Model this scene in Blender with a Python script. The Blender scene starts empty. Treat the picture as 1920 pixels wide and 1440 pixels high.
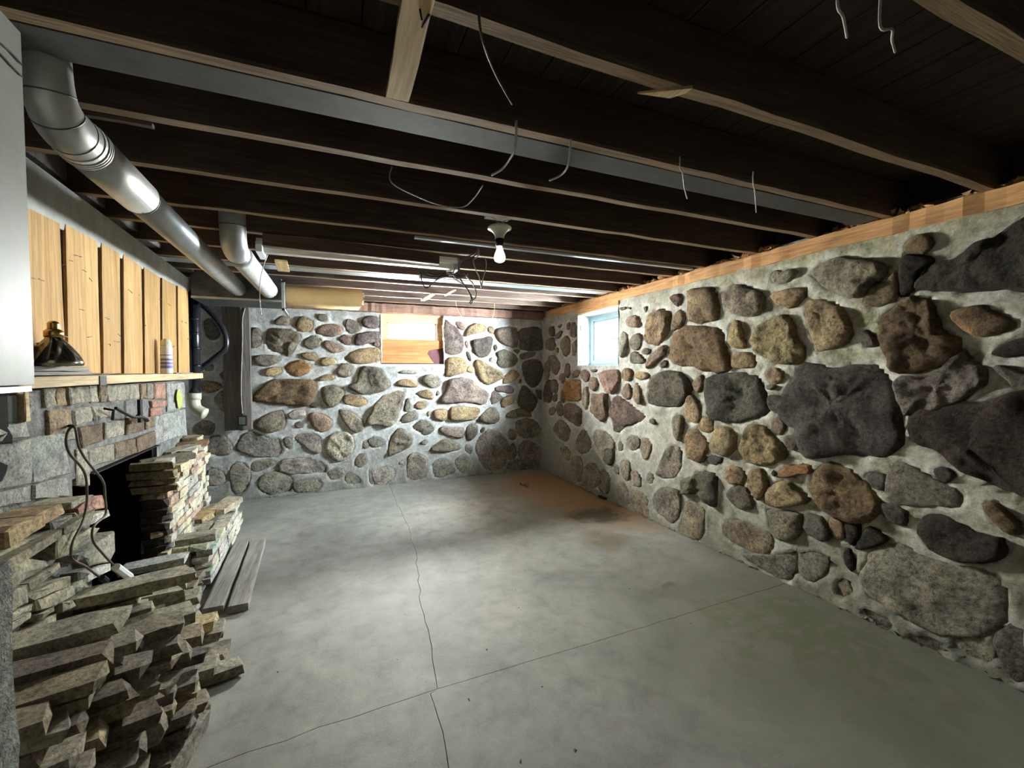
import bpy, math, random
import numpy as np
from mathutils import Vector, Matrix, noise
sc = bpy.context.scene
col = sc.collection

# ------------------------------------------------------------------ camera
F_PX, YAW, PITCH, ROLL = [809.1337696009344, 0.4018000022866494, 0.03249887476404775, 0.004192947376991153]
def cam_axes():
    cy, sy, cp, sp = math.cos(YAW), math.sin(YAW), math.cos(PITCH), math.sin(PITCH)
    f = Vector((sy*cp, cy*cp, -sp)); r = Vector((cy, -sy, 0)); d = f.cross(r)
    cr, sr = math.cos(ROLL), math.sin(ROLL)
    return cr*r+sr*d, -sr*r+cr*d, f
r_, d_, f_ = cam_axes()
cd = bpy.data.cameras.new('camera'); cam = bpy.data.objects.new('camera', cd); col.objects.link(cam)
m = Matrix((r_, -d_, -f_)).transposed().to_4x4(); m.translation = (0, 0, 1.45); cam.matrix_world = m
cd.sensor_width = 36; cd.lens = F_PX/1920*36; cd.clip_start = .02
sc.camera = cam

# ------------------------------------------------------------------ light and exposure
sc.view_settings.view_transform = 'Standard'; sc.view_settings.look = 'None'
sc.view_settings.gamma = 1; sc.view_settings.exposure = 1.0
sc.view_settings.use_curve_mapping = False
wd = bpy.data.worlds.new('overcast sky'); sc.world = wd; wd.use_nodes = True
bg = wd.node_tree.nodes['Background']; bg.inputs[0].default_value = (.86, .94, 1, 1); bg.inputs[1].default_value = 2.2
def area(name, loc, to, sx, sy, power, color, spread=math.pi):
    l = bpy.data.lights.new(name, 'AREA'); l.shape = 'RECTANGLE'; l.size = sx; l.size_y = sy
    l.energy = power; l.color = color; l.spread = spread
    o = bpy.data.objects.new(name, l); col.objects.link(o); o.location = loc
    o.rotation_euler = (Vector(to)-Vector(loc)).to_track_quat('-Z', 'Y').to_euler(); return o
# daylight at the two windows
area('daylight_back_window', (.85, 6.75, 2.1), (1.0, 5.6, 1.95), 2.0, 1.3, 4200, (1, .97, .89))
area('daylight_side_window', (4.0, 3.75, 1.95), (2.9, 4.2, 1.8), 1.9, 1.7, 2500, (.86, .95, 1))

# ------------------------------------------------------------------ helpers
W, D = 2.85, 5.62
def rnd(seed): return random.Random(seed)
def tag(o, label=None, cat=None, group=None, kind=None):
    if label: o['label'] = label
    if cat: o['category'] = cat; o['kind'] = 'thing'
    if group: o['group'] = group
    if kind: o['kind'] = kind
    return o
def empty(name, loc=(0, 0, 0)):
    o = bpy.data.objects.new(name, None); col.objects.link(o); o.location = loc; o.empty_display_size = .1; return o
def mesh(name, vs, fs, mat, parent=None, smooth=False, color=None, origin=None):
    me = bpy.data.meshes.new(name)
    if origin is not None:
        vs = [(v[0]-origin[0], v[1]-origin[1], v[2]-origin[2]) for v in vs]
    me.from_pydata([tuple(v) for v in vs], [], fs); me.materials.append(mat)
    if smooth: me.polygons.foreach_set('use_smooth', [True]*len(me.polygons))
    me.update()
    o = bpy.data.objects.new(name, me); col.objects.link(o)
    if origin is not None: o.location = origin
    if parent is not None:
        o.parent = parent
        o.location = Vector(o.location)-parent.location
    if color: o.color = (*color, 1)
    return o
class MB:
    def __init__(s): s.v = []; s.f = []
    def add(s, vs, fs):
        k = len(s.v); s.v += [tuple(v) for v in vs]; s.f += [tuple(i+k for i in f) for f in fs]; return s
    def box(s, x0, x1, y0, y1, z0, z1):
        return s.add([(x, y, z) for x in (x0, x1) for y in (y0, y1) for z in (z0, z1)],
            [(0, 1, 3, 2), (4, 6, 7, 5), (0, 4, 5, 1), (2, 3, 7, 6), (0, 2, 6, 4), (1, 5, 7, 3)])
    def tube(s, pts, r, n=8, cap=True):
        pts = [Vector(p) for p in pts]; k = len(s.v); up = None
        rr = r if isinstance(r, (list, tuple)) else [r]*len(pts)
        for i, p in enumerate(pts):
            t = (pts[min(i+1, len(pts)-1)]-pts[max(i-1, 0)]).normalized()
            if up is None:
                up = t.orthogonal().normalized()
            up = (up-t*up.dot(t)).normalized(); b = t.cross(up)
            for j in range(n):
                a = 2*math.pi*j/n; s.v.append(tuple(p+(up*math.cos(a)+b*math.sin(a))*rr[i]))
        for i in range(len(pts)-1):
            for j in range(n):
                a = k+i*n+j; b2 = k+i*n+(j+1) % n; s.f.append((a, b2, b2+n, a+n))
        if cap:
            s.f.append(tuple(k+j for j in range(n))[::-1]); e = k+(len(pts)-1)*n; s.f.append(tuple(e+j for j in range(n)))
        return s
    def lathe(s, prof, c, n=24):
        k = len(s.v)
        for (r, z) in prof:
            for j in range(n):
                a = 2*math.pi*j/n; s.v.append((c[0]+r*math.cos(a), c[1]+r*math.sin(a), c[2]+z))
        for i in range(len(prof)-1):
            for j in range(n):
                a = k+i*n+j; b = k+i*n+(j+1) % n; s.f.append((a, b, b+n, a+n))
        return s
    def build(s, name, mat, parent=None, smooth=False, color=None, origin=None):
        return mesh(name, s.v, s.f, mat, parent, smooth, color, origin)
def smooth_path(pts, k=4):
    P = [Vector(p) for p in pts]; out = []
    for i in range(len(P)-1):
        a, b, c, d = P[max(i-1, 0)], P[i], P[i+1], P[min(i+2, len(P)-1)]
        for j in range(k):
            t = j/k; out.append(.5*((2*b)+(c-a)*t+(2*a-5*b+4*c-d)*t*t+(3*b-a-3*c+d)*t*t*t))
    out.append(P[-1]); return out
def board(name, p0, p1, w, h, mat, parent=None, color=None, seed=0, wob=.003, up=(0, 0, 1), seg=10):
    """sawn board from p0 to p1 (centre line), w across, h along up, edges a little uneven"""
    R = rnd(seed); p0, p1 = Vector(p0), Vector(p1); t = (p1-p0).normalized(); up = Vector(up); up = (up-t*up.dot(t)).normalized(); s = t.cross(up)
    vs = []; fs = []; sec = [(-1, -1), (-.86, -1), (.86, -1), (1, -.9), (1, .9), (.86, 1), (-.86, 1), (-1, .9)]
    n = len(sec)
    for i in range(seg+1):
        c = p0.lerp(p1, i/seg); dx = R.uniform(-wob, wob); dz = R.uniform(-wob, wob)
        for (a, b) in sec: vs.append(c+s*(a*w/2+dx+R.uniform(-wob, wob)*.5)+up*(b*h/2+dz*.6))
    for i in range(seg):
        for j in range(n):
            a = i*n+j; b = i*n+(j+1) % n; fs.append((a, b, b+n, a+n))
    fs.append(tuple(range(n))[::-1]); fs.append(tuple(seg*n+j for j in range(n)))
    return mesh(name, vs, fs, mat, parent, color=color)

# ------------------------------------------------------------------ materials
def newmat(name):
    mt = bpy.data.materials.new(name); mt.use_nodes = True; nt = mt.node_tree; return mt, nt, nt.nodes['Principled BSDF']
def nd(nt, t, **kw):
    n = nt.nodes.new(t)
    for k, v in kw.items(): setattr(n, k, v)
    return n
def noise_n(nt, scale, detail=4, rough=.6, vec=None, dist=0):
    n = nd(nt, 'ShaderNodeTexNoise'); n.inputs['Scale'].default_value = scale; n.inputs['Detail'].default_value = detail
    n.inputs['Roughness'].default_value = rough; n.inputs['Distortion'].default_value = dist
    if vec: nt.links.new(vec, n.inputs['Vector'])
    return n
def ramp(nt, src, stops):
    r = nd(nt, 'ShaderNodeValToRGB'); e = r.color_ramp.elements
    while len(e) < len(stops): e.new(.5)
    for i, (p, c) in enumerate(stops):
        e[i].position = p; e[i].color = (*c, 1) if len(c) == 3 else c
    nt.links.new(src, r.inputs[0]); return r
def mix(nt, fac, a, b, mode='MIX'):
    n = nd(nt, 'ShaderNodeMix', data_type='RGBA', blend_type=mode)
    for i, v in ((0, fac), (6, a), (7, b)):
        if isinstance(v, (int, float)): n.inputs[i].default_value = v
        elif isinstance(v, tuple): n.inputs[i].default_value = (*v, 1)
        else: nt.links.new(v, n.inputs[i])
    return n.outputs[2]
def bump(nt, bsdf, h, strength, dist=.01, prev=None):
    b = nd(nt, 'ShaderNodeBump'); b.inputs['Strength'].default_value = strength; b.inputs['Distance'].default_value = dist
    nt.links.new(h, b.inputs['Height'])
    if prev: nt.links.new(prev, b.inputs['Normal'])
    nt.links.new(b.outputs[0], bsdf.inputs['Normal']); return b.outputs[0]
def coords(nt, kind='Object'):
    return nd(nt, 'ShaderNodeTexCoord').outputs[kind]
def world_pos(nt): return nd(nt, 'ShaderNodeNewGeometry').outputs['Position']

def simple(name, c, rough=.8, metal=0, var=.25, scale=18, bmp=.3, bd=.004, dark=None, spec=.3):
    mt, nt, b = newmat(name); p = world_pos(nt); n = noise_n(nt, scale, 6, .65, p)
    lo = dark or tuple(x*(1-var) for x in c); hi = tuple(min(1, x*(1+var)) for x in c)
    r = ramp(nt, n.outputs[0], [(.35, lo), (.65, hi)]); nt.links.new(r.outputs[0], b.inputs['Base Color'])
    b.inputs['Roughness'].default_value = rough; b.inputs['Metallic'].default_value = metal
    b.inputs['Specular IOR Level'].default_value = spec
    if bmp: bump(nt, b, noise_n(nt, scale*4, 4, .6, p).outputs[0], bmp, bd)
    return mt
def stonemat(name, sc1=7, sc2=45, bs=.9, bd=.012, spec=.25):
    """colour comes from the object, with mineral mottling, darker pits and pale dust"""
    mt, nt, b = newmat(name); p = world_pos(nt); oi = nd(nt, 'ShaderNodeObjectInfo')
    n1 = noise_n(nt, sc1, 6, .7, p, .3); n2 = noise_n(nt, sc2, 6, .75, p); n3 = noise_n(nt, 2.3, 3, .5, p)
    v1 = ramp(nt, n1.outputs[0], [(.3, (.42, .42, .43)), (.52, (1, .98, .95)), (.72, (1.6, 1.45, 1.2))])
    c = mix(nt, 1.0, oi.outputs['Color'], v1.outputs[0], 'MULTIPLY')
    v2 = ramp(nt, n2.outputs[0], [(.34, (.28, .27, .26)), (.5, (1, 1, 1)), (.66, (1.5, 1.48, 1.42))])
    c = mix(nt, .9, c, v2.outputs[0], 'MULTIPLY')
    v3 = ramp(nt, n3.outputs[0], [(.4, (.85, .8, .8)), (.6, (1.08, 1.1, 1.0))])
    c = mix(nt, .7, c, v3.outputs[0], 'MULTIPLY')
    nt.links.new(c, b.inputs['Base Color']); b.inputs['Roughness'].default_value = .85; b.inputs['Specular IOR Level'].default_value = spec
    vor = nd(nt, 'ShaderNodeTexVoronoi'); vor.inputs['Scale'].default_value = sc2*.5; nt.links.new(p, vor.inputs['Vector'])
    a = bump(nt, b, n1.outputs[0], bs*.7, bd*2.5); bump(nt, b, n2.outputs[0], bs, bd, a)
    return mt
def woodmat(name, c1, c2, axis='X', rough=.75, gs=1.0, spec=.25, bs=.25, use_obj=False):
    """grain runs along the named world axis"""
    mt, nt, b = newmat(name); p = world_pos(nt); mp = nd(nt, 'ShaderNodeMapping'); nt.links.new(p, mp.inputs[0])
    s = dict(X=(1.2, 22, 22), Y=(22, 1.2, 22), Z=(22, 22, 1.2))[axis]; mp.inputs['Scale'].default_value = tuple(x*gs for x in s)
    n = noise_n(nt, 1.6, 5, .6, mp.outputs[0], 1.2); n2 = noise_n(nt, 7, 4, .6, mp.outputs[0]); n3 = noise_n(nt, 2.2, 3, .5, p)
    r = ramp(nt, n.outputs[0], [(.3, c1), (.62, c2)]); r2 = ramp(nt, n2.outputs[0], [(.3, (.75, .72, .7)), (.6, (1.1, 1.1, 1.1))])
    c = mix(nt, .8, r.outputs[0], r2.outputs[0], 'MULTIPLY'); r3 = ramp(nt, n3.outputs[0], [(.35, (.8, .78, .78)), (.65, (1.12, 1.1, 1.05))])
    c = mix(nt, .8, c, r3.outputs[0], 'MULTIPLY')
    if use_obj:
        oi = nd(nt, 'ShaderNodeObjectInfo'); c = mix(nt, 1.0, c, oi.outputs['Color'], 'MULTIPLY')
    nt.links.new(c, b.inputs['Base Color']); b.inputs['Roughness'].default_value = rough; b.inputs['Specular IOR Level'].default_value = spec
    bump(nt, b, n2.outputs[0], bs, .004); return mt

M = {}
M['stone'] = stonemat('fieldstone', 8, 42, 1.0, .016); M['ledge'] = stonemat('split ledgestone', 9, 60, .7, .006)
M['brick'] = stonemat('old brick', 14, 90, .6, .004)
M['joist'] = woodmat('aged joist wood', (.06, .042, .036), (.13, .095, .078), 'X', use_obj=True)
M['joist_lit'] = woodmat('joist wood with underside light painted in', (.22, .16, .10), (.40, .30, .19), 'X', use_obj=True)  # paler copy of the joist wood: light on the undersides put in
M['subfloor'] = woodmat('dark subfloor wood', (.045, .034, .032), (.085, .065, .058), 'Y')
M['sill'] = woodmat('orange brown sill wood', (.40, .20, .08), (.66, .37, .16), 'Y', gs=.7)
M['sillx'] = woodmat('dark sill wood', (.2, .12, .09), (.34, .2, .15), 'X')
M['cedar'] = woodmat('honey rough sawn cedar', (.44, .245, .085), (.64, .40, .17), 'Z', gs=.6, use_obj=True)
M['mantelwood'] = woodmat('pale mantel pine', (.5, .36, .19), (.72, .56, .34), 'Y')
M['greywood'] = woodmat('weathered grey wood', (.2, .19, .17), (.36, .34, .30), 'Y')
M['postwood'] = woodmat('dirty post wood', (.11, .095, .08), (.22, .19, .165), 'Z')
M['paleboard'] = woodmat('fresh pine strip', (.62, .44, .22), (.78, .6, .34), 'Y', gs=.7)
M['ply'] = woodmat('orange plywood', (.55, .20, .07), (.70, .30, .12), 'X', gs=.5)
M['framew'] = woodmat('tan window frame wood', (.5, .34, .2), (.68, .5, .33), 'X')
M['dark'] = simple('flat black', (.008, .006, .006), .95, var=.3)
M['galv'] = simple('galvanised steel', (.50, .51, .49), .42, .5, .12, 9, .05, .002, spec=.5)
M['wrap'] = simple('dull white pipe wrap', (.5, .5, .48), .7, 0, .15, 12, .4, .006)
M['trunkm'] = simple('dusty dark sheet metal', (.11, .115, .11), .6, .3, .3, 10, .1)
M['whitemetal'] = simple('dirty white enamel', (.27, .285, .25), .5, 0, .10, 5, .05, .002, spec=.3)
M['whitefix'] = simple('cream enamelled fixture', (.62, .6, .5), .45, 0, .08, 14, 0, spec=.5)
M['concrete'] = simple('rough grey concrete', (.27, .28, .26), .95, 0, .35, 26, .8, .008)
M['mortarback'] = simple('soot stained mortar', (.2, .19, .17), .95, 0, .4, 20, .9, .01)
M['plaster'] = simple('grey white plaster', (.55, .56, .50), .9, 0, .14, 11, .3, .004)
M['blockwall'] = simple('grey wall render', (.24, .24, .22), .95, 0, .25, 6, .5, .01)
M['kraft'] = simple('kraft paper facing', (.66, .45, .2), .55, 0, .12, 3, .15, .01)
M['pvcb'] = simple('black drain pipe', (.012, .013, .018), .25, 0, .2, 10, 0, spec=.6)
M['pvcw'] = simple('cream plastic elbow', (.62, .6, .45), .35, 0, .08, 10, 0, spec=.5)
M['cable'] = simple('pale grey cable sheath', (.42, .41, .38), .5, 0, .2, 30, 0)
M['cabled'] = simple('dark cable sheath', (.07, .065, .06), .5, 0, .3, 30, 0)
M['brown'] = simple('brown lamp cord', (.13, .10, .075), .5, 0, .2, 30, 0)
M['chrome'] = simple('tarnished chrome', (.36, .34, .3), .16, 1, .12, 8, .02, spec=.5)
M['brass'] = simple('old brass', (.5, .33, .1), .25, 1, .3, 40, .1)
M['black'] = simple('black bakelite', (.012, .012, .014), .35, 0, .2, 10, 0)
M['porc'] = simple('glazed porcelain', (.72, .72, .64), .2, 0, .05, 10, 0, spec=.6)
M['white'] = simple('white plastic', (.8, .8, .78), .4, 0, .03, 10, 0)
M['iron'] = simple('rusty black iron', (.02, .017, .015), .7, .4, .3, 30, .3)
M['vinyl'] = simple('blue grey painted sash', (.20, .26, .29), .5, 0, .06, 9, .05)
M['whitewash'] = simple('whitewashed masonry', (.50, .55, .54), .9, 0, .18, 9, .7, .01)
M['foam'] = simple('cream expanding foam', (.85, .8, .6), .7, 0, .1, 30, .8, .01)
M['galvgrey'] = simple('flat grey painted board', (.10, .10, .092), .7, 0, .15, 12, .1)
M['silver'] = simple('bright metal raceway', (.58, .64, .66), .3, .6, .08, 12, .03, spec=.5)
M['rubble'] = simple('crumbled mortar and sawdust', (.42, .24, .10), .95, 0, .4, 60, .5)
M['greenboard'] = simple('dark green grey board', (.055, .06, .04), .9, 0, .25, 14, .2)
M['leaf'] = simple('dry brown leaf', (.3, .18, .1), .8, 0, .35, 40, .3)
M['paint_label'] = simple('violet printed label', (.23, .2, .42), .5, 0, .1, 30, 0)

def glassmat():
    mt = bpy.data.materials.new('window glass'); mt.use_nodes = True; nt = mt.node_tree
    nt.nodes.clear(); o = nd(nt, 'ShaderNodeOutputMaterial'); t = nd(nt, 'ShaderNodeBsdfTransparent'); g = nd(nt, 'ShaderNodeBsdfGlossy')
    t.inputs[0].default_value = (.95, .98, 1, 1); g.inputs['Roughness'].default_value = .03
    mx = nd(nt, 'ShaderNodeMixShader'); mx.inputs[0].default_value = .06
    nt.links.new(t.outputs[0], mx.inputs[1]); nt.links.new(g.outputs[0], mx.inputs[2]); nt.links.new(mx.outputs[0], o.inputs[0]); return mt
M['glass'] = glassmat()
def bulbmat():
    mt, nt, b = newmat('frosted bulb glass'); b.inputs['Base Color'].default_value = (.9, .9, .87, 1); b.inputs['Roughness'].default_value = .3
    b.inputs['Subsurface Weight'].default_value = .3
    b.inputs['Emission Color'].default_value = (1, .98, .93, 1); b.inputs['Emission Strength'].default_value = .55; return mt
M['bulb'] = bulbmat()

def mortarmat():
    """lime mortar: grey body, pale efflorescence by the stones (mesh attribute 'edge'), damp dirt low down, yellow-green light painted in towards the near end"""
    mt, nt, b = newmat('lime mortar'); p = world_pos(nt)
    n1 = noise_n(nt, 4, 6, .65, p, .4); n2 = noise_n(nt, 38, 6, .7, p); n3 = noise_n(nt, 1.3, 4, .6, p); n4 = noise_n(nt, 9, 5, .7, p)
    base = ramp(nt, n1.outputs[0], [(.3, (.27, .262, .24)), (.5, (.41, .40, .372)), (.7, (.54, .53, .49))]).outputs[0]
    sep = nd(nt, 'ShaderNodeSeparateXYZ'); nt.links.new(p, sep.inputs[0])
    # yellow-green light on the near side wall, painted into the mortar colour
    mr = nd(nt, 'ShaderNodeMapRange'); nt.links.new(sep.outputs[1], mr.inputs[0]); mr.inputs[1].default_value = 4.4; mr.inputs[2].default_value = 1.6
    mm = nd(nt, 'ShaderNodeMath', operation='MULTIPLY'); nt.links.new(mr.outputs[0], mm.inputs[0]); nt.links.new(ramp(nt, n3.outputs[0], [(.3, (.45,)*3), (.65, (1,)*3)]).outputs[0], mm.inputs[1])
    base = mix(nt, mm.outputs[0], base, ramp(nt, n4.outputs[0], [(.36, (.17, .165, .085)), (.5, (.38, .355, .20)), (.64, (.56, .51, .33))]).outputs[0])
    at = nd(nt, 'ShaderNodeAttribute', attribute_name='edge')
    em = nd(nt, 'ShaderNodeMath', operation='MULTIPLY'); nt.links.new(at.outputs['Fac'], em.inputs[0]); nt.links.new(ramp(nt, n4.outputs[0], [(.38, (0,)*3), (.62, (1,)*3)]).outputs[0], em.inputs[1])
    base = mix(nt, em.outputs[0], base, (.72, .72, .68))
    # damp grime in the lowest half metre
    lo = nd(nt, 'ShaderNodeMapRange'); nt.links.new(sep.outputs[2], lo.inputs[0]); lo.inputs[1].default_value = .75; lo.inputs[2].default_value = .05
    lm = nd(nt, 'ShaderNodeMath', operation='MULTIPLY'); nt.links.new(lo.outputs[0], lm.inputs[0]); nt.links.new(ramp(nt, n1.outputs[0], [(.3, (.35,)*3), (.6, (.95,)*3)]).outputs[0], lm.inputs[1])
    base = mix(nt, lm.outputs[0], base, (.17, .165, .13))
    sp = ramp(nt, n2.outputs[0], [(.3, (.62, .62, .62)), (.5, (1, 1, 1)), (.7, (1.2, 1.2, 1.2))]).outputs[0]
    base = mix(nt, .9, base, sp, 'MULTIPLY')
    nt.links.new(base, b.inputs['Base Color']); b.inputs['Roughness'].default_value = .93; b.inputs['Specular IOR Level'].default_value = .2
    a = bump(nt, b, n1.outputs[0], .5, .02); a = bump(nt, b, n4.outputs[0], .6, .012, a); bump(nt, b, n2.outputs[0], .6, .006, a); return mt
M['mortar'] = mortarmat()
def floormat():
    mt, nt, b = newmat('worn concrete slab'); p = world_pos(nt)
    n1 = noise_n(nt, 1.4, 7, .62, p, .6); n2 = noise_n(nt, 7, 8, .7, p, .3); n3 = noise_n(nt, 160, 3, .7, p)
    c = ramp(nt, n1.outputs[0], [(.3, (.19, .182, .16)), (.5, (.26, .25, .222)), (.7, (.34, .325, .288))]).outputs[0]
    c = mix(nt, .75, c, ramp(nt, n2.outputs[0], [(.3, (.66, .65, .62)), (.5, (1, 1, 1)), (.72, (1.28, 1.27, 1.24))]).outputs[0], 'MULTIPLY')
    c = mix(nt, .6, c, ramp(nt, n3.outputs[0], [(.3, (.72, .72, .7)), (.6, (1.1, 1.1, 1.1))]).outputs[0], 'MULTIPLY')
    wn = noise_n(nt, 2.6, 5, .6, p); wa = nd(nt, 'ShaderNodeVectorMath', operation='MULTIPLY_ADD'); nt.links.new(wn.outputs[1], wa.inputs[0]); wa.inputs[1].default_value = (.5, .5, 0); nt.links.new(p, wa.inputs[2])
    ws = nd(nt, 'ShaderNodeVectorMath', operation='SUBTRACT'); nt.links.new(wa.outputs[0], ws.inputs[0]); ws.inputs[1].default_value = (.25, .25, 0); wp = ws.outputs[0]
    def stain_or_light(c, cen, rad, colr, amt, sx=1, sy=1):
        mp = nd(nt, 'ShaderNodeMapping'); mp.inputs['Location'].default_value = (-cen[0]/rad/sx, -cen[1]/rad/sy, 0); mp.inputs['Scale'].default_value = (1/rad/sx, 1/rad/sy, 1)
        nt.links.new(wp, mp.inputs[0]); g = nd(nt, 'ShaderNodeTexGradient', gradient_type='SPHERICAL'); nt.links.new(mp.outputs[0], g.inputs[0])
        k = nd(nt, 'ShaderNodeMath', operation='MULTIPLY'); nt.links.new(g.outputs['Fac'], k.inputs[0]); nt.links.new(ramp(nt, n2.outputs[0], [(.3, (.25,)*3), (.6, (1,)*3)]).outputs[0], k.inputs[1])
        k2 = nd(nt, 'ShaderNodeMath', operation='MULTIPLY', use_clamp=True); nt.links.new(k.outputs[0], k2.inputs[0]); k2.inputs[1].default_value = amt
        return mix(nt, k2.outputs[0], c, colr)
    c = stain_or_light(c, (2.75, 4.4), 1.25, (.27, .15, .07), 2.6, .8, 1.25)
    c = stain_or_light(c, (2.45, 3.6), .38, (.07, .055, .03), 2.4, 1, .7)
    c = stain_or_light(c, (2.15, 3.0), .25, (.16, .13, .09), 2.0)
    c = stain_or_light(c, (2.12, 2.2), .09, (.05, .05, .035), 3.0, 1, .5); c = stain_or_light(c, (2.0, 2.15), .22, (.15, .14, .12), 1.6, 1.4, .6)
    c = stain_or_light(c, (2.45, 1.5), 1.3, (.15, .15, .10), 1.5)
    c = stain_or_light(c, (1.15, 4.2), .8, (.47, .44, .37), 1.6)  # pale patch: pool of window light put into the floor colour
    nt.links.new(c, b.inputs['Base Color']); b.inputs['Roughness'].default_value = .62; b.inputs['Specular IOR Level'].default_value = .35
    a = bump(nt, b, n2.outputs[0], .25, .008); bump(nt, b, n3.outputs[0], .3, .002, a); return mt
M['floor'] = floormat()

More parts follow.
